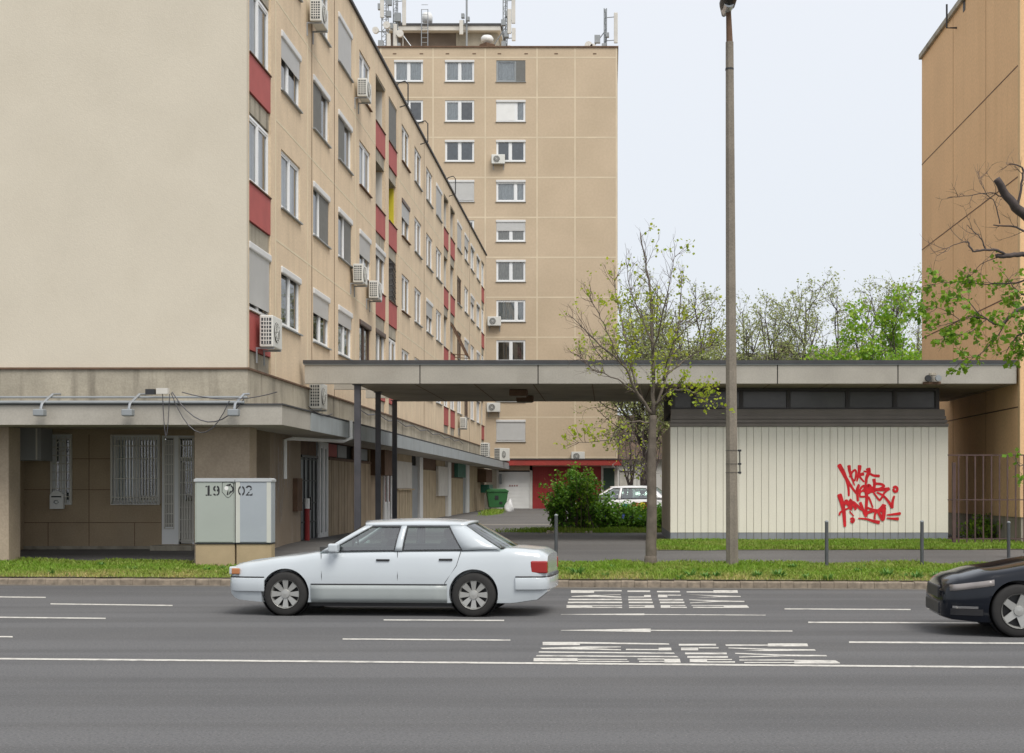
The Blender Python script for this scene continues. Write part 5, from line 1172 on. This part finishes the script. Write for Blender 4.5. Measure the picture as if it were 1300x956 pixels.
for _ in range(40):
    x = 8.9 + r5.random()*1.5; y = 35.6 + r5.random()*3.0; s_ = r5.uniform(.03, .10); z = gz(x, y); a = r5.random()*3
    q.v += [(x+s_*math.cos(a+k_*1.57), y+s_*math.sin(a+k_*1.57), z+r5.random()*.03) for k_ in range(4)] + [(x+s_*.6*math.cos(a+k_*1.57), y+s_*.6*math.sin(a+k_*1.57), z+s_*.9) for k_ in range(4)]
    n = len(q.v)-8; q.f += [(n, n+1, n+5, n+4), (n+1, n+2, n+6, n+5), (n+2, n+3, n+7, n+6), (n+3, n, n+4, n+7), (n+4, n+5, n+6, n+7)]
tag(q.build('rubble', mat('dark_rubble', (.10, .075, .06), .95, .4, 8)), 'scattered dark rubble behind the bar fence', 'rubble', kind='stuff')
# patched kerb strip and pale concrete strip in the yard
q = MB(); 
for y0, y1, x0, x1, zo in ((52, 53.1, -5.6, -1.8, .006), (40.2, 40.9, -6.9, -4.2, .006)): q.quad((x0, y0, gz(x0, y0)+zo), (x1, y0, gz(x1, y0)+zo), (x1, y1, gz(x1, y1)+zo), (x0, y1, gz(x0, y1)+zo))
o = q.build('concrete_strip', mat('pale_concrete_strip', (.24, .22, .19), .9, .15, 3)); tag(o, kind='structure')
# ================================================================ vegetation
def attr_mesh(name, V, Fc, shade, m, smooth=False):
    me = bpy.data.meshes.new(name); me.from_pydata([], [], [])
    V = np.asarray(V, dtype=np.float32); Fc = np.asarray(Fc, dtype=np.int32); k = Fc.shape[1]
    me.vertices.add(len(V)); me.vertices.foreach_set('co', V.ravel()); me.loops.add(Fc.size); me.loops.foreach_set('vertex_index', Fc.ravel())
    me.polygons.add(len(Fc)); me.polygons.foreach_set('loop_start', np.arange(0, Fc.size, k, dtype=np.int32)); me.polygons.foreach_set('loop_total', np.full(len(Fc), k, dtype=np.int32))
    me.update(calc_edges=True); a = me.attributes.new('tone', 'FLOAT', 'FACE'); a.data.foreach_set('value', np.asarray(shade, dtype=np.float32)); me.materials.append(m); return me
def leafmat(name, c0, c1, trans=.35, rough=.55):
    m = bpy.data.materials.new(name); m.use_nodes = True; t = m.node_tree; N = t.nodes; L = t.links; b = N['Principled BSDF']; o = N['Material Output']
    a = N.new('ShaderNodeAttribute'); a.attribute_name = 'tone'; x = N.new('ShaderNodeMix'); x.data_type = 'RGBA'; x.inputs['A'].default_value = c0+(1,); x.inputs['B'].default_value = c1+(1,)
    L.new(a.outputs['Fac'], x.inputs['Factor']); L.new(x.outputs['Result'], b.inputs['Base Color']); b.inputs['Roughness'].default_value = rough
    tl = N.new('ShaderNodeBsdfTranslucent'); L.new(x.outputs['Result'], tl.inputs[0]); ms = N.new('ShaderNodeMixShader'); ms.inputs[0].default_value = trans
    L.new(b.outputs[0], ms.inputs[1]); L.new(tl.outputs[0], ms.inputs[2]); L.new(ms.outputs[0], o.inputs[0]); MATS[name] = m; return m
M_grass = leafmat('grass_blade', (.19, .36, .02), (.52, .43, .17), .3)
M_weed = leafmat('weed_leaf', (.07, .19, .03), (.16, .32, .06), .25)
def grass(n, fx, name, label, hmin, hmax, parent_gap=None):
    """fx(n) gives x, y arrays; blades bend a little and turn straw-coloured in patches"""
    x, y = fx(n); n = len(x); z = np.array([gz(a, b) for a, b in zip(x, y)])+.01
    patch = .5+.5*np.sin(x*1.3+2*np.sin(y*1.7)+np.sin(x*.37)*3); fr = np.clip((1.6-(y-(26.2+KS*x)))/1.2, 0, 1)*(.6+.4*np.sin(x*2.7+np.sin(x*.8)*2))
    dry = np.clip(.10+.35*patch*nrng.random(n)+fr*1.1*nrng.random(n)+.1*nrng.standard_normal(n), 0, 1)
    clump = .65+.5*(.5+.5*np.sin(x*3.1+1.3*np.sin(x*.9)+y*4)*np.cos(y*5+x)); h = (hmin+(hmax-hmin)*nrng.random(n)**1.6)*clump*(1-.35*fr)
    a = nrng.random(n)*2*np.pi; w = .006+.006*nrng.random(n); lean = h*(.25+.5*nrng.random(n)); b = nrng.random(n)*2*np.pi
    dx, dy = np.cos(a)*w, np.sin(a)*w; lx_, ly_ = np.cos(b)*lean, np.sin(b)*lean
    V = np.empty((n, 4, 3)); V[:, 0] = np.c_[x-dx, y-dy, z]; V[:, 1] = np.c_[x+dx, y+dy, z]; V[:, 2] = np.c_[x+lx_*.4+dx*.6, y+ly_*.4+dy*.6, z+h*.7]; V[:, 3] = np.c_[x+lx_, y+ly_, z+h]
    Fc = np.arange(n*4).reshape(n, 4); o = link(name, attr_mesh(name, V.reshape(-1, 3), Fc, dry, M_grass)); return tag(o, label, 'grass', kind='stuff')
def vfx(n):
    x = nrng.uniform(-15, 15, n); t = .2+3.35*nrng.random(n); keep = nrng.random(n) < np.clip(.35+.8*(t-.2), .35, 1); keep &= ~((x > -9.0) & (x < -6.7) & (t > 2.4))
    edge = 3.35+.18*np.sin(x*2.3)+.1*np.sin(x*5.1); keep &= t < edge
    bare = .5+.5*np.sin(x*1.9+1.7*np.sin(x*.63)+t*3)*np.cos(x*4.3+t*5); keep &= nrng.random(n) < np.where(t < 1.3, .25+.75*bare+.3*t, .55+.6*bare)
    return x[keep], 26.2+KS*x[keep]+t[keep]
grass(290000, vfx, 'verge_grass', 'green and straw coloured grass growing along the kerb', .035, .115)
def lfx(n):
    x = nrng.uniform(1.0, 10.4, n); y = nrng.uniform(32.45, 35.97, n); keep = (y > 32.65+.12*np.sin(x*2.1)+.07*np.sin(x*5)) & (x > 1.15+.1*np.sin(y*5))
    return x[keep], y[keep]
grass(90000, lfx, 'lawn_grass', 'bright green grass strip at the foot of the kiosk', .03, .10)
# broad-leaved weeds in the verge: each a small rosette
r6 = random.Random(21)
def rosette(seed, r):
    rr_ = np.random.default_rng(seed); n = 70; V = []; 
    for i in range(n):
        a = rr_.random()*6.28; e = .2+.9*rr_.random(); l = r*(.4+.6*rr_.random()); w = .014; d = np.array([math.cos(a)*math.cos(e), math.sin(a)*math.cos(e), math.sin(e)]); s_ = np.array([-math.sin(a), math.cos(a), 0])*w; b0 = d*l*.35
        V += [b0-s_*.3, b0+d*l*.3-s_, b0+d*l*.65, b0+d*l*.3+s_]
    return attr_mesh('weed', V, np.arange(n*4).reshape(n, 4), rr_.random(n), M_weed)
ros = [rosette(i, .20) for i in range(4)]
wv = []
allV = []; allF = []; allT = []
for k in range(60):
    x = r6.uniform(-14, 9.5); y = kerb_y(x)+r6.choice([.35, .6, .9, 1.6, 2.4])+r6.uniform(-.15, .15)
    if k < 12: x = [-6.6, -7.2, -5.9, -6.1, 1.6, 2.1, 2.9, 3.3, -.6, 5.9, 5.4, 6.3][k]; y = kerb_y(x)+.55+.3*r6.random()+(.5 if k < 4 else 0)
    me = ros[k % 4]; co = np.empty(len(me.vertices)*3, dtype=np.float32); me.vertices.foreach_get('co', co); co = co.reshape(-1, 3)*(r6.uniform(.9, 1.5) if k < 12 else r6.uniform(.4, 1)); allV.append(co+np.array([x, y, gz(x, y)])); allT.append(nrng.random(len(me.polygons)))
V = np.concatenate(allV); tag(link('verge_weeds', attr_mesh('verge_weeds', V, np.arange(len(V)).reshape(-1, 4), np.concatenate(allT), M_weed)), 'dark broad leaved weeds scattered along the kerb', 'weeds', kind='stuff')

# ---- trees
M_bark = mat('grey_brown_bark', (.15, .125, .10), .95, .25, 6, dirt=.4, dirtcol=(.085, .07, .055), streak=True, bump=.9, bscale=35)
M_bark2 = mat('dark_bark', (.075, .06, .055), .95, .25, 6, bump=.6, bscale=35)
M_twig = mat('twig_bark', (.115, .085, .07), .9, .2, 6)
M_twigfar = mat('far_twig_bark', (.16, .145, .13), .9, .15, 2)
M_leafY = leafmat('young_leaf', (.26, .38, .02), (.52, .56, .05), .45)
M_leafG = leafmat('fresh_leaf', (.10, .24, .015), (.28, .44, .03), .45)
M_leafF = leafmat('far_spring_leaf', (.30, .36, .12), (.46, .50, .20), .4)
M_leafB = leafmat('bright_leaf', (.16, .36, .02), (.40, .56, .06), .45)
M_leafD = leafmat('shrub_leaf', (.06, .19, .015), (.22, .42, .035), .3)
class Tree:
    def __init__(s, seed): s.r = random.Random(seed); s.br = MB(); s.tw = MB(); s.tips = []
    def limb(s, pts, r0, r1, mb=None, seg=7, wob=.0):
        pts = [Vector(p) for p in pts]; out_ = []
        n = len(pts)
        for k in range(n-1):
            p0, p1, p2, p3 = pts[max(k-1, 0)], pts[k], pts[k+1], pts[min(k+2, n-1)]
            for q in range(4):
                u = q/4; out_.append(.5*((2*p1)+(-p0+p2)*u+(2*p0-5*p1+4*p2-p3)*u*u+(-p0+3*p1-3*p2+p3)*u**3)+Vector([s.r.uniform(-wob, wob) for _ in range(3)]))
        out_.append(pts[-1]); N_ = len(out_); rad = [lerp(r0, r1, k/(N_-1)) for k in range(N_)]
        (mb or s.br).tube(out_, rad, seg, caps=True); return out_, rad
    def twigs(s, path, n, ln, r0, depth=1, up=.35, f0=.25, spread=1.0, seg=4, curl=.2):
        for _ in range(n):
            k = s.r.uniform(f0, 1)*(len(path)-1); i = min(int(k), len(path)-2); p = path[i].lerp(path[i+1], k-i); d = (path[i+1]-path[i]).normalized()
            rv = Vector((s.r.gauss(0, 1), s.r.gauss(0, 1), s.r.gauss(0, 1))); rv = (rv-d*rv.dot(d)); rv.normalize()
            dv = (d*.75+rv*spread+Vector((0, 0, up))).normalized(); l = ln*s.r.uniform(.45, 1.15); pp = [p]; st = 4
            for q in range(st): dv = (dv+Vector((s.r.gauss(0, curl), s.r.gauss(0, curl), s.r.gauss(0, curl)+up*.25))).normalized(); pp.append(pp[-1]+dv*l/st)
            s.tw.tube(pp, [lerp(r0, r0*.35, q/st) for q in range(st+1)], seg, caps=False)
            if depth > 0: s.twigs(pp, s.r.choice([2, 3, 3]), ln*.55, r0*.6, depth-1, up, .2, spread, max(3, seg-1), curl)
            s.tips.append(pp)
    def leaves(s, per, size, m, name='foliage', spread=.08, f0=.4, droop=0, clump=None):
        V = []; T = []; rr_ = s.r
        for pp in s.tips:
            if clump and not clump(pp[-1], rr_): continue
            for _ in range(per):
                k = rr_.uniform(f0, 1)*(len(pp)-1); i = min(int(k), len(pp)-2); p = pp[i].lerp(pp[i+1], k-i)+Vector((rr_.gauss(0, spread), rr_.gauss(0, spread), rr_.gauss(0, spread)-droop))
                a = Vector((rr_.gauss(0, 1), rr_.gauss(0, 1), rr_.gauss(0, .6)-.3)).normalized(); b = a.orthogonal().normalized(); b = (b*math.cos(rr_.random()*6)+a.cross(b)*math.sin(rr_.random()*6)).normalized(); l = size*rr_.uniform(.6, 1.3); w = l*.42
                V += [p, p+a*l*.45-b*w, p+a*l, p+a*l*.45+b*w]; T.append(rr_.random())
        V = np.array([tuple(v) for v in V]); return attr_mesh(name, V, np.arange(len(V)).reshape(-1, 4), T, m)
def plant_thing(name, label, cat, base, group=None): return thing(name, label, cat, base, 0, group)

# young tree in the verge
TD = 29.3; tb = Vector((PX(826, TD), TD, gz(PX(826, TD), TD)))
tr = Tree(5)
def tp(zx, zy, dy=0): return P(700+zx/2.126, 280+zy/2.126, TD+dy)
yt = plant_thing('young_tree', 'young tree with sparse fresh yellow-green leaves standing in the verge before the kiosk', 'tree', tb)
trunk = MB(); tk = Tree(1); tk.limb([tb-Vector((0, 0, .1)), tp(270, 840), tp(271, 700), tp(272, 600), tp(275, 525)], .125, .075, trunk, 10, .006); 
tk.limb([tp(268, 905), tb-Vector((0, 0, .15))], .125, .17, trunk, 10)
limbs = [([tp(275,525), tp(275,400,.1), tp(270,250,.15), tp(257,130,.1), tp(240,32,.05)], .07, .012, 1.0),
 ([tp(270,525), tp(225,450,-.3), tp(188,385,-.6), tp(115,320,-.9), tp(45,252,-1.1)], .055, .008, 1.0),
 ([tp(228,455,-.3), tp(203,330,-.1), tp(178,220,.1), tp(170,140,.2)], .036, .008, .9),
 ([tp(282,505), tp(318,385,.4), tp(343,280,.6), tp(352,165,.7)], .045, .008, .9),
 ([tp(280,500), tp(322,462,-.5), tp(370,458,-.9), (tp(415,478,-1.2))], .04, .008, .8),
 ([tp(262,545), tp(205,545,-.2), tp(150,592,-.5), tp(58,602,-.8)], .032, .006, .7),
 ([tp(283,445), tp(340,392,.5), tp(400,352,.8), tp(448,330,1.0)], .036, .007, .8),
 ([tp(274,360), tp(300,250,-.4), tp(318,170,-.6), tp(335,95,-.7)], .03, .006, .8),
 ([tp(272,330), tp(238,250,.5), tp(212,180,.7), tp(200,105,.8)], .03, .006, .8),
 ([tp(250,480,.1), tp(180,430,.5), tp(110,400,.8), tp(70,360,1.0)], .028, .006, .8),
 ([tp(190,388,-.6), tp(150,300,-.9), tp(120,240,-1.2), tp(98,200,-1.3)], .02, .005, .7),
 ([tp(300,430,.2), tp(330,330,-.5), tp(390,270,-.9), tp(425,230,-1.0)], .024, .005, .7)]
for pts, r0, r1, ln in limbs:
    path, _ = tr.limb(pts, r0*.7, r1*.7, wob=.02); tr.twigs(path, int(14+14*ln), .60*ln, .006, 1, .3, .12, .75)
MB_o = trunk.build('trunk', M_bark, yt, smooth=True); tr.br.build('limb', M_bark, yt, smooth=True); tr.tw.build('twigs', M_twig, yt)
def cl(p, r_): return r_.random() < (.9 if p.z < 6.2 else .6) and r_.random() < .55+.5*math.sin(p.x*2.2+p.z*1.7+p.y)
link('foliage', tr.leaves(5, .072, M_leafY, spread=.05, f0=.5, clump=cl), yt)
for ch in kids(yt): ch.matrix_parent_inverse = Matrix.Translation(-tb)

# big tree whose bare and leafing branches reach in at the right edge
BD_ = 28.4; bb = Vector((PX(1362, BD_), BD_, gz(PX(1362, BD_), BD_)))
def bp(zx, zy, dy=0): return P(1170+zx/3.677, 200+zy/3.677, BD_+dy)
rt = plant_thing('roadside_tree', 'mature tree beyond the right edge, its bare dark limbs and leafy branches reaching in', 'tree', bb)
tr = Tree(9); trunk = MB()
tr.limb([bb-Vector((0, 0, .2)), bp(690, 1300), bp(680, 1000), bp(660, 700), bp(640, 400), bp(660, 100), bp(640, -150)], .22, .10, trunk, 12, .01)
thick = [([bp(645,420), bp(520,300,-.3), bp(440,230,-.5), bp(390,165,-.6), bp(350,100,-.7)], .12, .075, 0),
 ([bp(650,520), bp(560,460,-.2), bp(470,452,-.3), bp(400,458,-.4), bp(345,462,-.4)], .06, .045, 0),
 ([bp(400,455,-.4), bp(350,432,-.5), bp(285,432,-.6), bp(240,436,-.6), bp(215,392,-.6)], .03, .016, 5),
 ([bp(300,430,-.5), bp(280,385,-.5), bp(245,345,-.4), bp(212,315,-.4)], .018, .006, 4),
 ([bp(640,400), bp(520,370), bp(440,325,.2), bp(335,315,.3)], .035, .012, 6),
 ([bp(445,235,-.5), bp(468,120,-.5), bp(470,50,-.5), bp(410,30,-.5)], .03, .010, 8),
 ([bp(385,190,-.6), bp(320,165,-.6), bp(220,180,-.6), bp(120,188,-.6)], .014, .004, 7),
 ([bp(365,308,.3), bp(340,210,.3), bp(300,170,.3), bp(270,90,.3)], .014, .004, 7),
 ([bp(215,395,-.6), bp(180,398,-.6), bp(110,425,-.6), bp(40,450,-.6)], .012, .003, 5),
 ([bp(370,460,-.4), bp(290,490,-.2), bp(240,540,0), bp(200,560,0)], .01, .003, 5)]
for pts, r0, r1, nt_ in thick:
    path, _ = tr.limb(pts, r0, r1, wob=.012)
    if nt_: tr.twigs(path, nt_, .5, .007, 1, .12, .15, .9)
for q_ in range(9):
    a = .7*q_; z0_ = 3.2+q_*.75; p = bb+Vector((.0, .1, z0_)); path, _ = tr.limb([bb+Vector((-.35, 0, z0_)), bb+Vector((.2+.5*abs(math.sin(a)), .8*math.cos(a), z0_+.6)), bb+Vector((.9+1.2*abs(math.sin(a)), 1.9*math.cos(a), z0_+1.7))], .06, .015, wob=.03); tr.twigs(path, 12, .8, .009, 1, .2, .2, .9)
tr.tips = []
leafy = [([bp(650,700), bp(560,710,-.3), bp(470,705,-.4), bp(420,735,-.5), bp(370,780,-.6), bp(330,770,-.6)], .06, .02), ([bp(655,580), bp(540,560,.2), bp(440,585,.2), bp(350,590,.2), bp(180,590,.3)], .03, .006),
 ([bp(655,640), bp(560,620,-.2), bp(470,640,-.2), bp(400,560,-.2)], .03, .006),
 ([bp(330,770,-.6), bp(270,730,-.6), bp(200,660,-.5), bp(140,655,-.5)], .015, .004), ([bp(350,775,-.6), bp(260,745,-.4), bp(190,755,-.4), bp(75,790,-.4)], .015, .004), ([bp(400,755,-.5), bp(340,850,-.5), bp(260,930,-.6), bp(210,935,-.6)], .015, .004),
 ([bp(640,800), bp(520,820,-.4), bp(450,830,-.5), bp(400,900,-.5)], .03, .008), ([bp(650,900), bp(560,880,-.2), bp(480,900,-.2), bp(440,930,-.2)], .03, .008), ([bp(180,760,-.4), bp(120,720,-.4), bp(60,700,-.4), bp(0,720,-.4)], .008, .003), ([bp(300,760,-.5), bp(220,820,-.5), bp(150,830,-.5), bp(100,840,-.5)], .01, .003)]
leafy += [([bp(350,590,.2), bp(240,575,.2), bp(150,580,.2), bp(48,592,.2)], .006, .003)]
for pts, r0, r1 in leafy:
    path, _ = tr.limb(pts, r0, r1, wob=.012); tr.twigs(path, 11, .42, .006, 1, .05, .15, .7)
low = [([bp(700,1290), bp(600,1330,-.5), bp(520,1400,-.8), bp(460,1440,-.9), bp(440,1400,-.9)], .02, .005), ([bp(690,1350), bp(600,1420,-.5), bp(520,1480,-.8), bp(465,1490,-.9)], .02, .005)]
for pts, r0, r1 in low: path, _ = tr.limb(pts, r0, r1); tr.twigs(path, 6, .25, .005, 0, .1, .6, .7)
trunk.build('trunk', M_bark2, rt, smooth=True); tr.br.build('limb', M_bark2, rt, smooth=True); tr.tw.build('twigs', M_twig, rt)
link('foliage', tr.leaves(6, .11, M_leafG, spread=.05, f0=.3, droop=.02, clump=lambda p, r_: r_.random() < .6), rt)
for ch in kids(rt): ch.matrix_parent_inverse = Matrix.Translation(-bb)

# background trees beyond the yard
def big_tree(seed, base, h, crown, mleaf, per, size, n1=9, density=1.0, label='', bark=None, trunk_f=.25, lean=0, keep=1.0, tw=.02):
    t_ = Tree(seed); r_ = t_.r; base = Vector(base); trunk = MB(); top = base+Vector((lean, 0, h*trunk_f)); R0 = h*.014
    tw_ = bark or M_bark2
    t_.limb([base-Vector((0, 0, .2)), base.lerp(top, .5)+Vector((r_.uniform(-.15, .15), 0, 0)), top], R0*1.3, R0, trunk, 8)
    for k in range(n1):
        a = 2*math.pi*(k+r_.uniform(-.3, .3))/n1; e = r_.uniform(.1, 1.25) if k else 1.5; L_ = h*(1-trunk_f)
        hr = crown*math.cos(e*.95)*r_.uniform(.8, 1.1); vz = L_*(.12+.83*math.sin(e))*r_.uniform(.85, 1.0)
        end = top+Vector((math.cos(a)*hr, math.sin(a)*hr, vz)); mid = top.lerp(end, .5)+Vector((math.cos(a)*.3+r_.gauss(0, .5), math.sin(a)*.3+r_.gauss(0, .5), .5*math.cos(e)))*crown*.22; q1 = top.lerp(mid, .5)
        path, _ = t_.limb([top-Vector((0, 0, r_.random()*h*.08)), q1, mid, end], R0*.6, R0*.12, wob=.05, seg=5)
        for _ in range(int(6*density)):
            k_ = r_.uniform(.2, 1.)*(len(path)-1); i = int(k_); p = path[i]; d = (path[min(i+1, len(path)-1)]-path[i]).normalized(); rv = Vector((r_.gauss(0, 1), r_.gauss(0, 1), r_.gauss(.3, .7))).normalized()
            dd = (d*.7+rv*.9).normalized(); l = h*.16*r_.uniform(.6, 1.2); p2, _ = t_.limb([p, p+dd*l*.5, p+dd*l+Vector((0, 0, l*.2))], R0*.2, R0*.06, seg=4, wob=.03)
            t_.twigs(p2, int(6*density), h*.10, tw, 1, .12, .1, .95, 3)
    th_ = plant_thing('background_tree', label, 'tree', base, 'trees beyond the yard'); tr_ = trunk.build('trunk', tw_, th_, smooth=True); t_.br.build('limb', tw_, th_); t_.tw.build('twigs', M_twigfar, th_)
    link('foliage', t_.leaves(per, size, mleaf, spread=.12, f0=.2, clump=lambda p, q: q.random() < keep), th_)
    for ch in kids(th_): ch.matrix_parent_inverse = Matrix.Translation(-base)
def bgt(seed, px, pytop, D, cr_px, label, **k):
    x = PX(px, D); z = gz(x, D); return big_tree(seed, (x, D, z), PZ(pytop, D)-z, cr_px/F*D, label=label, **k)
sp = dict(mleaf=M_leafF, per=6, size=.13, density=1.25, keep=.9, n1=15)
bgt(31, 872, 352, 72, 62, 'sparse spring tree just left of the concrete lamp post, behind the canopy', **sp)
bgt(32, 820, 330, 84, 60, 'thin spring tree behind the young tree beside the tower block edge', **sp)
bgt(33, 998, 350, 80, 72, 'sparse round spring tree above the brown chimney, right of the lamp post', **sp)
bgt(44, 1098, 346, 86, 84, 'widest sparse spring tree, behind the bright green one', **sp)
bgt(35, 936, 356, 88, 52, 'thin spring tree straight behind the concrete lamp post', **sp)
bgt(36, 1160, 372, 95, 45, 'small sparse spring tree touching the orange wall edge', **sp)
bgt(37, 1124, 380, 66, 60, 'dense bright green tree above the canopy next to the orange wall', mleaf=M_leafB, per=11, size=.18, density=1.5, keep=1.0, n1=12)
bgt(38, 1168, 398, 70, 22, 'small bright green tree squeezed against the orange wall', mleaf=M_leafB, per=8, size=.17, density=1.2, keep=1.0, n1=9)
bgt(39, 800, 505, 56, 34, 'low spring tree with dark trunk in the gap left of the kiosk', mleaf=M_leafY, per=3, size=.10, density=.4, keep=.4, n1=6)
bgt(40, 838, 500, 62, 30, 'leaning small tree in the gap right beside the kiosk wall', mleaf=M_leafY, per=3, size=.10, density=.4, keep=.4, n1=6, lean=-.5)

# shrubs at the corner of the yard
def shrub(seed, px, D, wpx, heights, label, n, leaf, flowers=0, m=M_leafD):
    t_ = Tree(seed); r_ = t_.r; x0 = PX(px, D); base = Vector((x0, D, gz(x0, D))); w = wpx/F*D/2
    for k in range(n):
        u = r_.uniform(-1, 1); hh = interp([-1, -.5, 0, .5, 1], heights, u)*r_.uniform(.5, 1.0); p = base+Vector((u*w*.8, r_.gauss(0, w*.28), 0)); e = p+Vector((r_.gauss(0, .22)+u*w*.25, r_.gauss(0, .25), hh))
        path, _ = t_.limb([p, p.lerp(e, .5)+Vector((r_.gauss(0, .08), r_.gauss(0, .08), .1)), e], .014, .004, seg=4, wob=.02); t_.tips.append([Vector(v) for v in path]); t_.twigs(path, 5, .34, .004, 0, .1, .1, .9, 3)
    th_ = plant_thing('shrub', label, 'shrub', base, 'shrubs at the yard corner'); t_.br.build('stem', M_twig, th_); t_.tw.build('twigs', M_twig, th_)
    link('foliage', t_.leaves(leaf, .095, m, spread=.055, f0=.05), th_)
    if flowers:
        mf = mat('blue_blossom', (.10, .15, .55), .6, .2, 10)
        for _ in range(flowers):
            p = base+Vector((r_.uniform(-.8, .8)*w, -w*.45-r_.random()*.2, r_.uniform(.35, .85)*max(heights)*.8)); q = MB()
            for k in range(6): a = k*1.047; q.tri(p, p+Vector((.05*math.cos(a), -.02, .05*math.sin(a))), p+Vector((.05*math.cos(a+.8), -.02, .05*math.sin(a+.8))))
            q.build('flower', mf, th_)
    for ch in kids(th_): ch.matrix_parent_inverse = Matrix.Translation(-base)
shrub(51, 731, 44.5, 68, [1.1, 1.9, 2.2, 1.7, 1.0], 'tall dense green shrub with long shoots at the yard corner', 95, 15)
shrub(52, 742, 44.0, 34, [2.0, 2.6, 2.9, 2.5, 1.6], 'loose tall shoots rising out of the dense shrub', 14, 9, m=M_leafG)
shrub(53, 793, 44.8, 66, [.8, .82, .8, .75, .7], 'low dark green shrub with blue flowers beside the tall one', 75, 14, flowers=7)
shrub(54, 836, 45.5, 26, [.75, .8, .8, .75, .7], 'low bright shrub between the young tree trunk and the kiosk', 26, 13)
shrub(55, 1262, 37.0, 60, [.3, .55, .5, .4, .2], 'low weeds growing against the orange wall plinth', 24, 8, m=M_leafG)
def yfx(n):
    x = PX(762, 43.6)+nrng.normal(0, 1.3, n); y = 43.6+nrng.normal(0, .35, n); return x, y
grass(9000, yfx, 'yard_grass', 'patch of rough grass under the shrubs', .05, .18)
def yfx2(n):
    x = -6.2+nrng.normal(0, .5, n)*.4; y = 74+nrng.normal(0, 2.2, n); return x, y
grass(1500, yfx2, 'wall_grass', 'tufts of grass at the foot of the shop fronts near the bin', .08, .3)
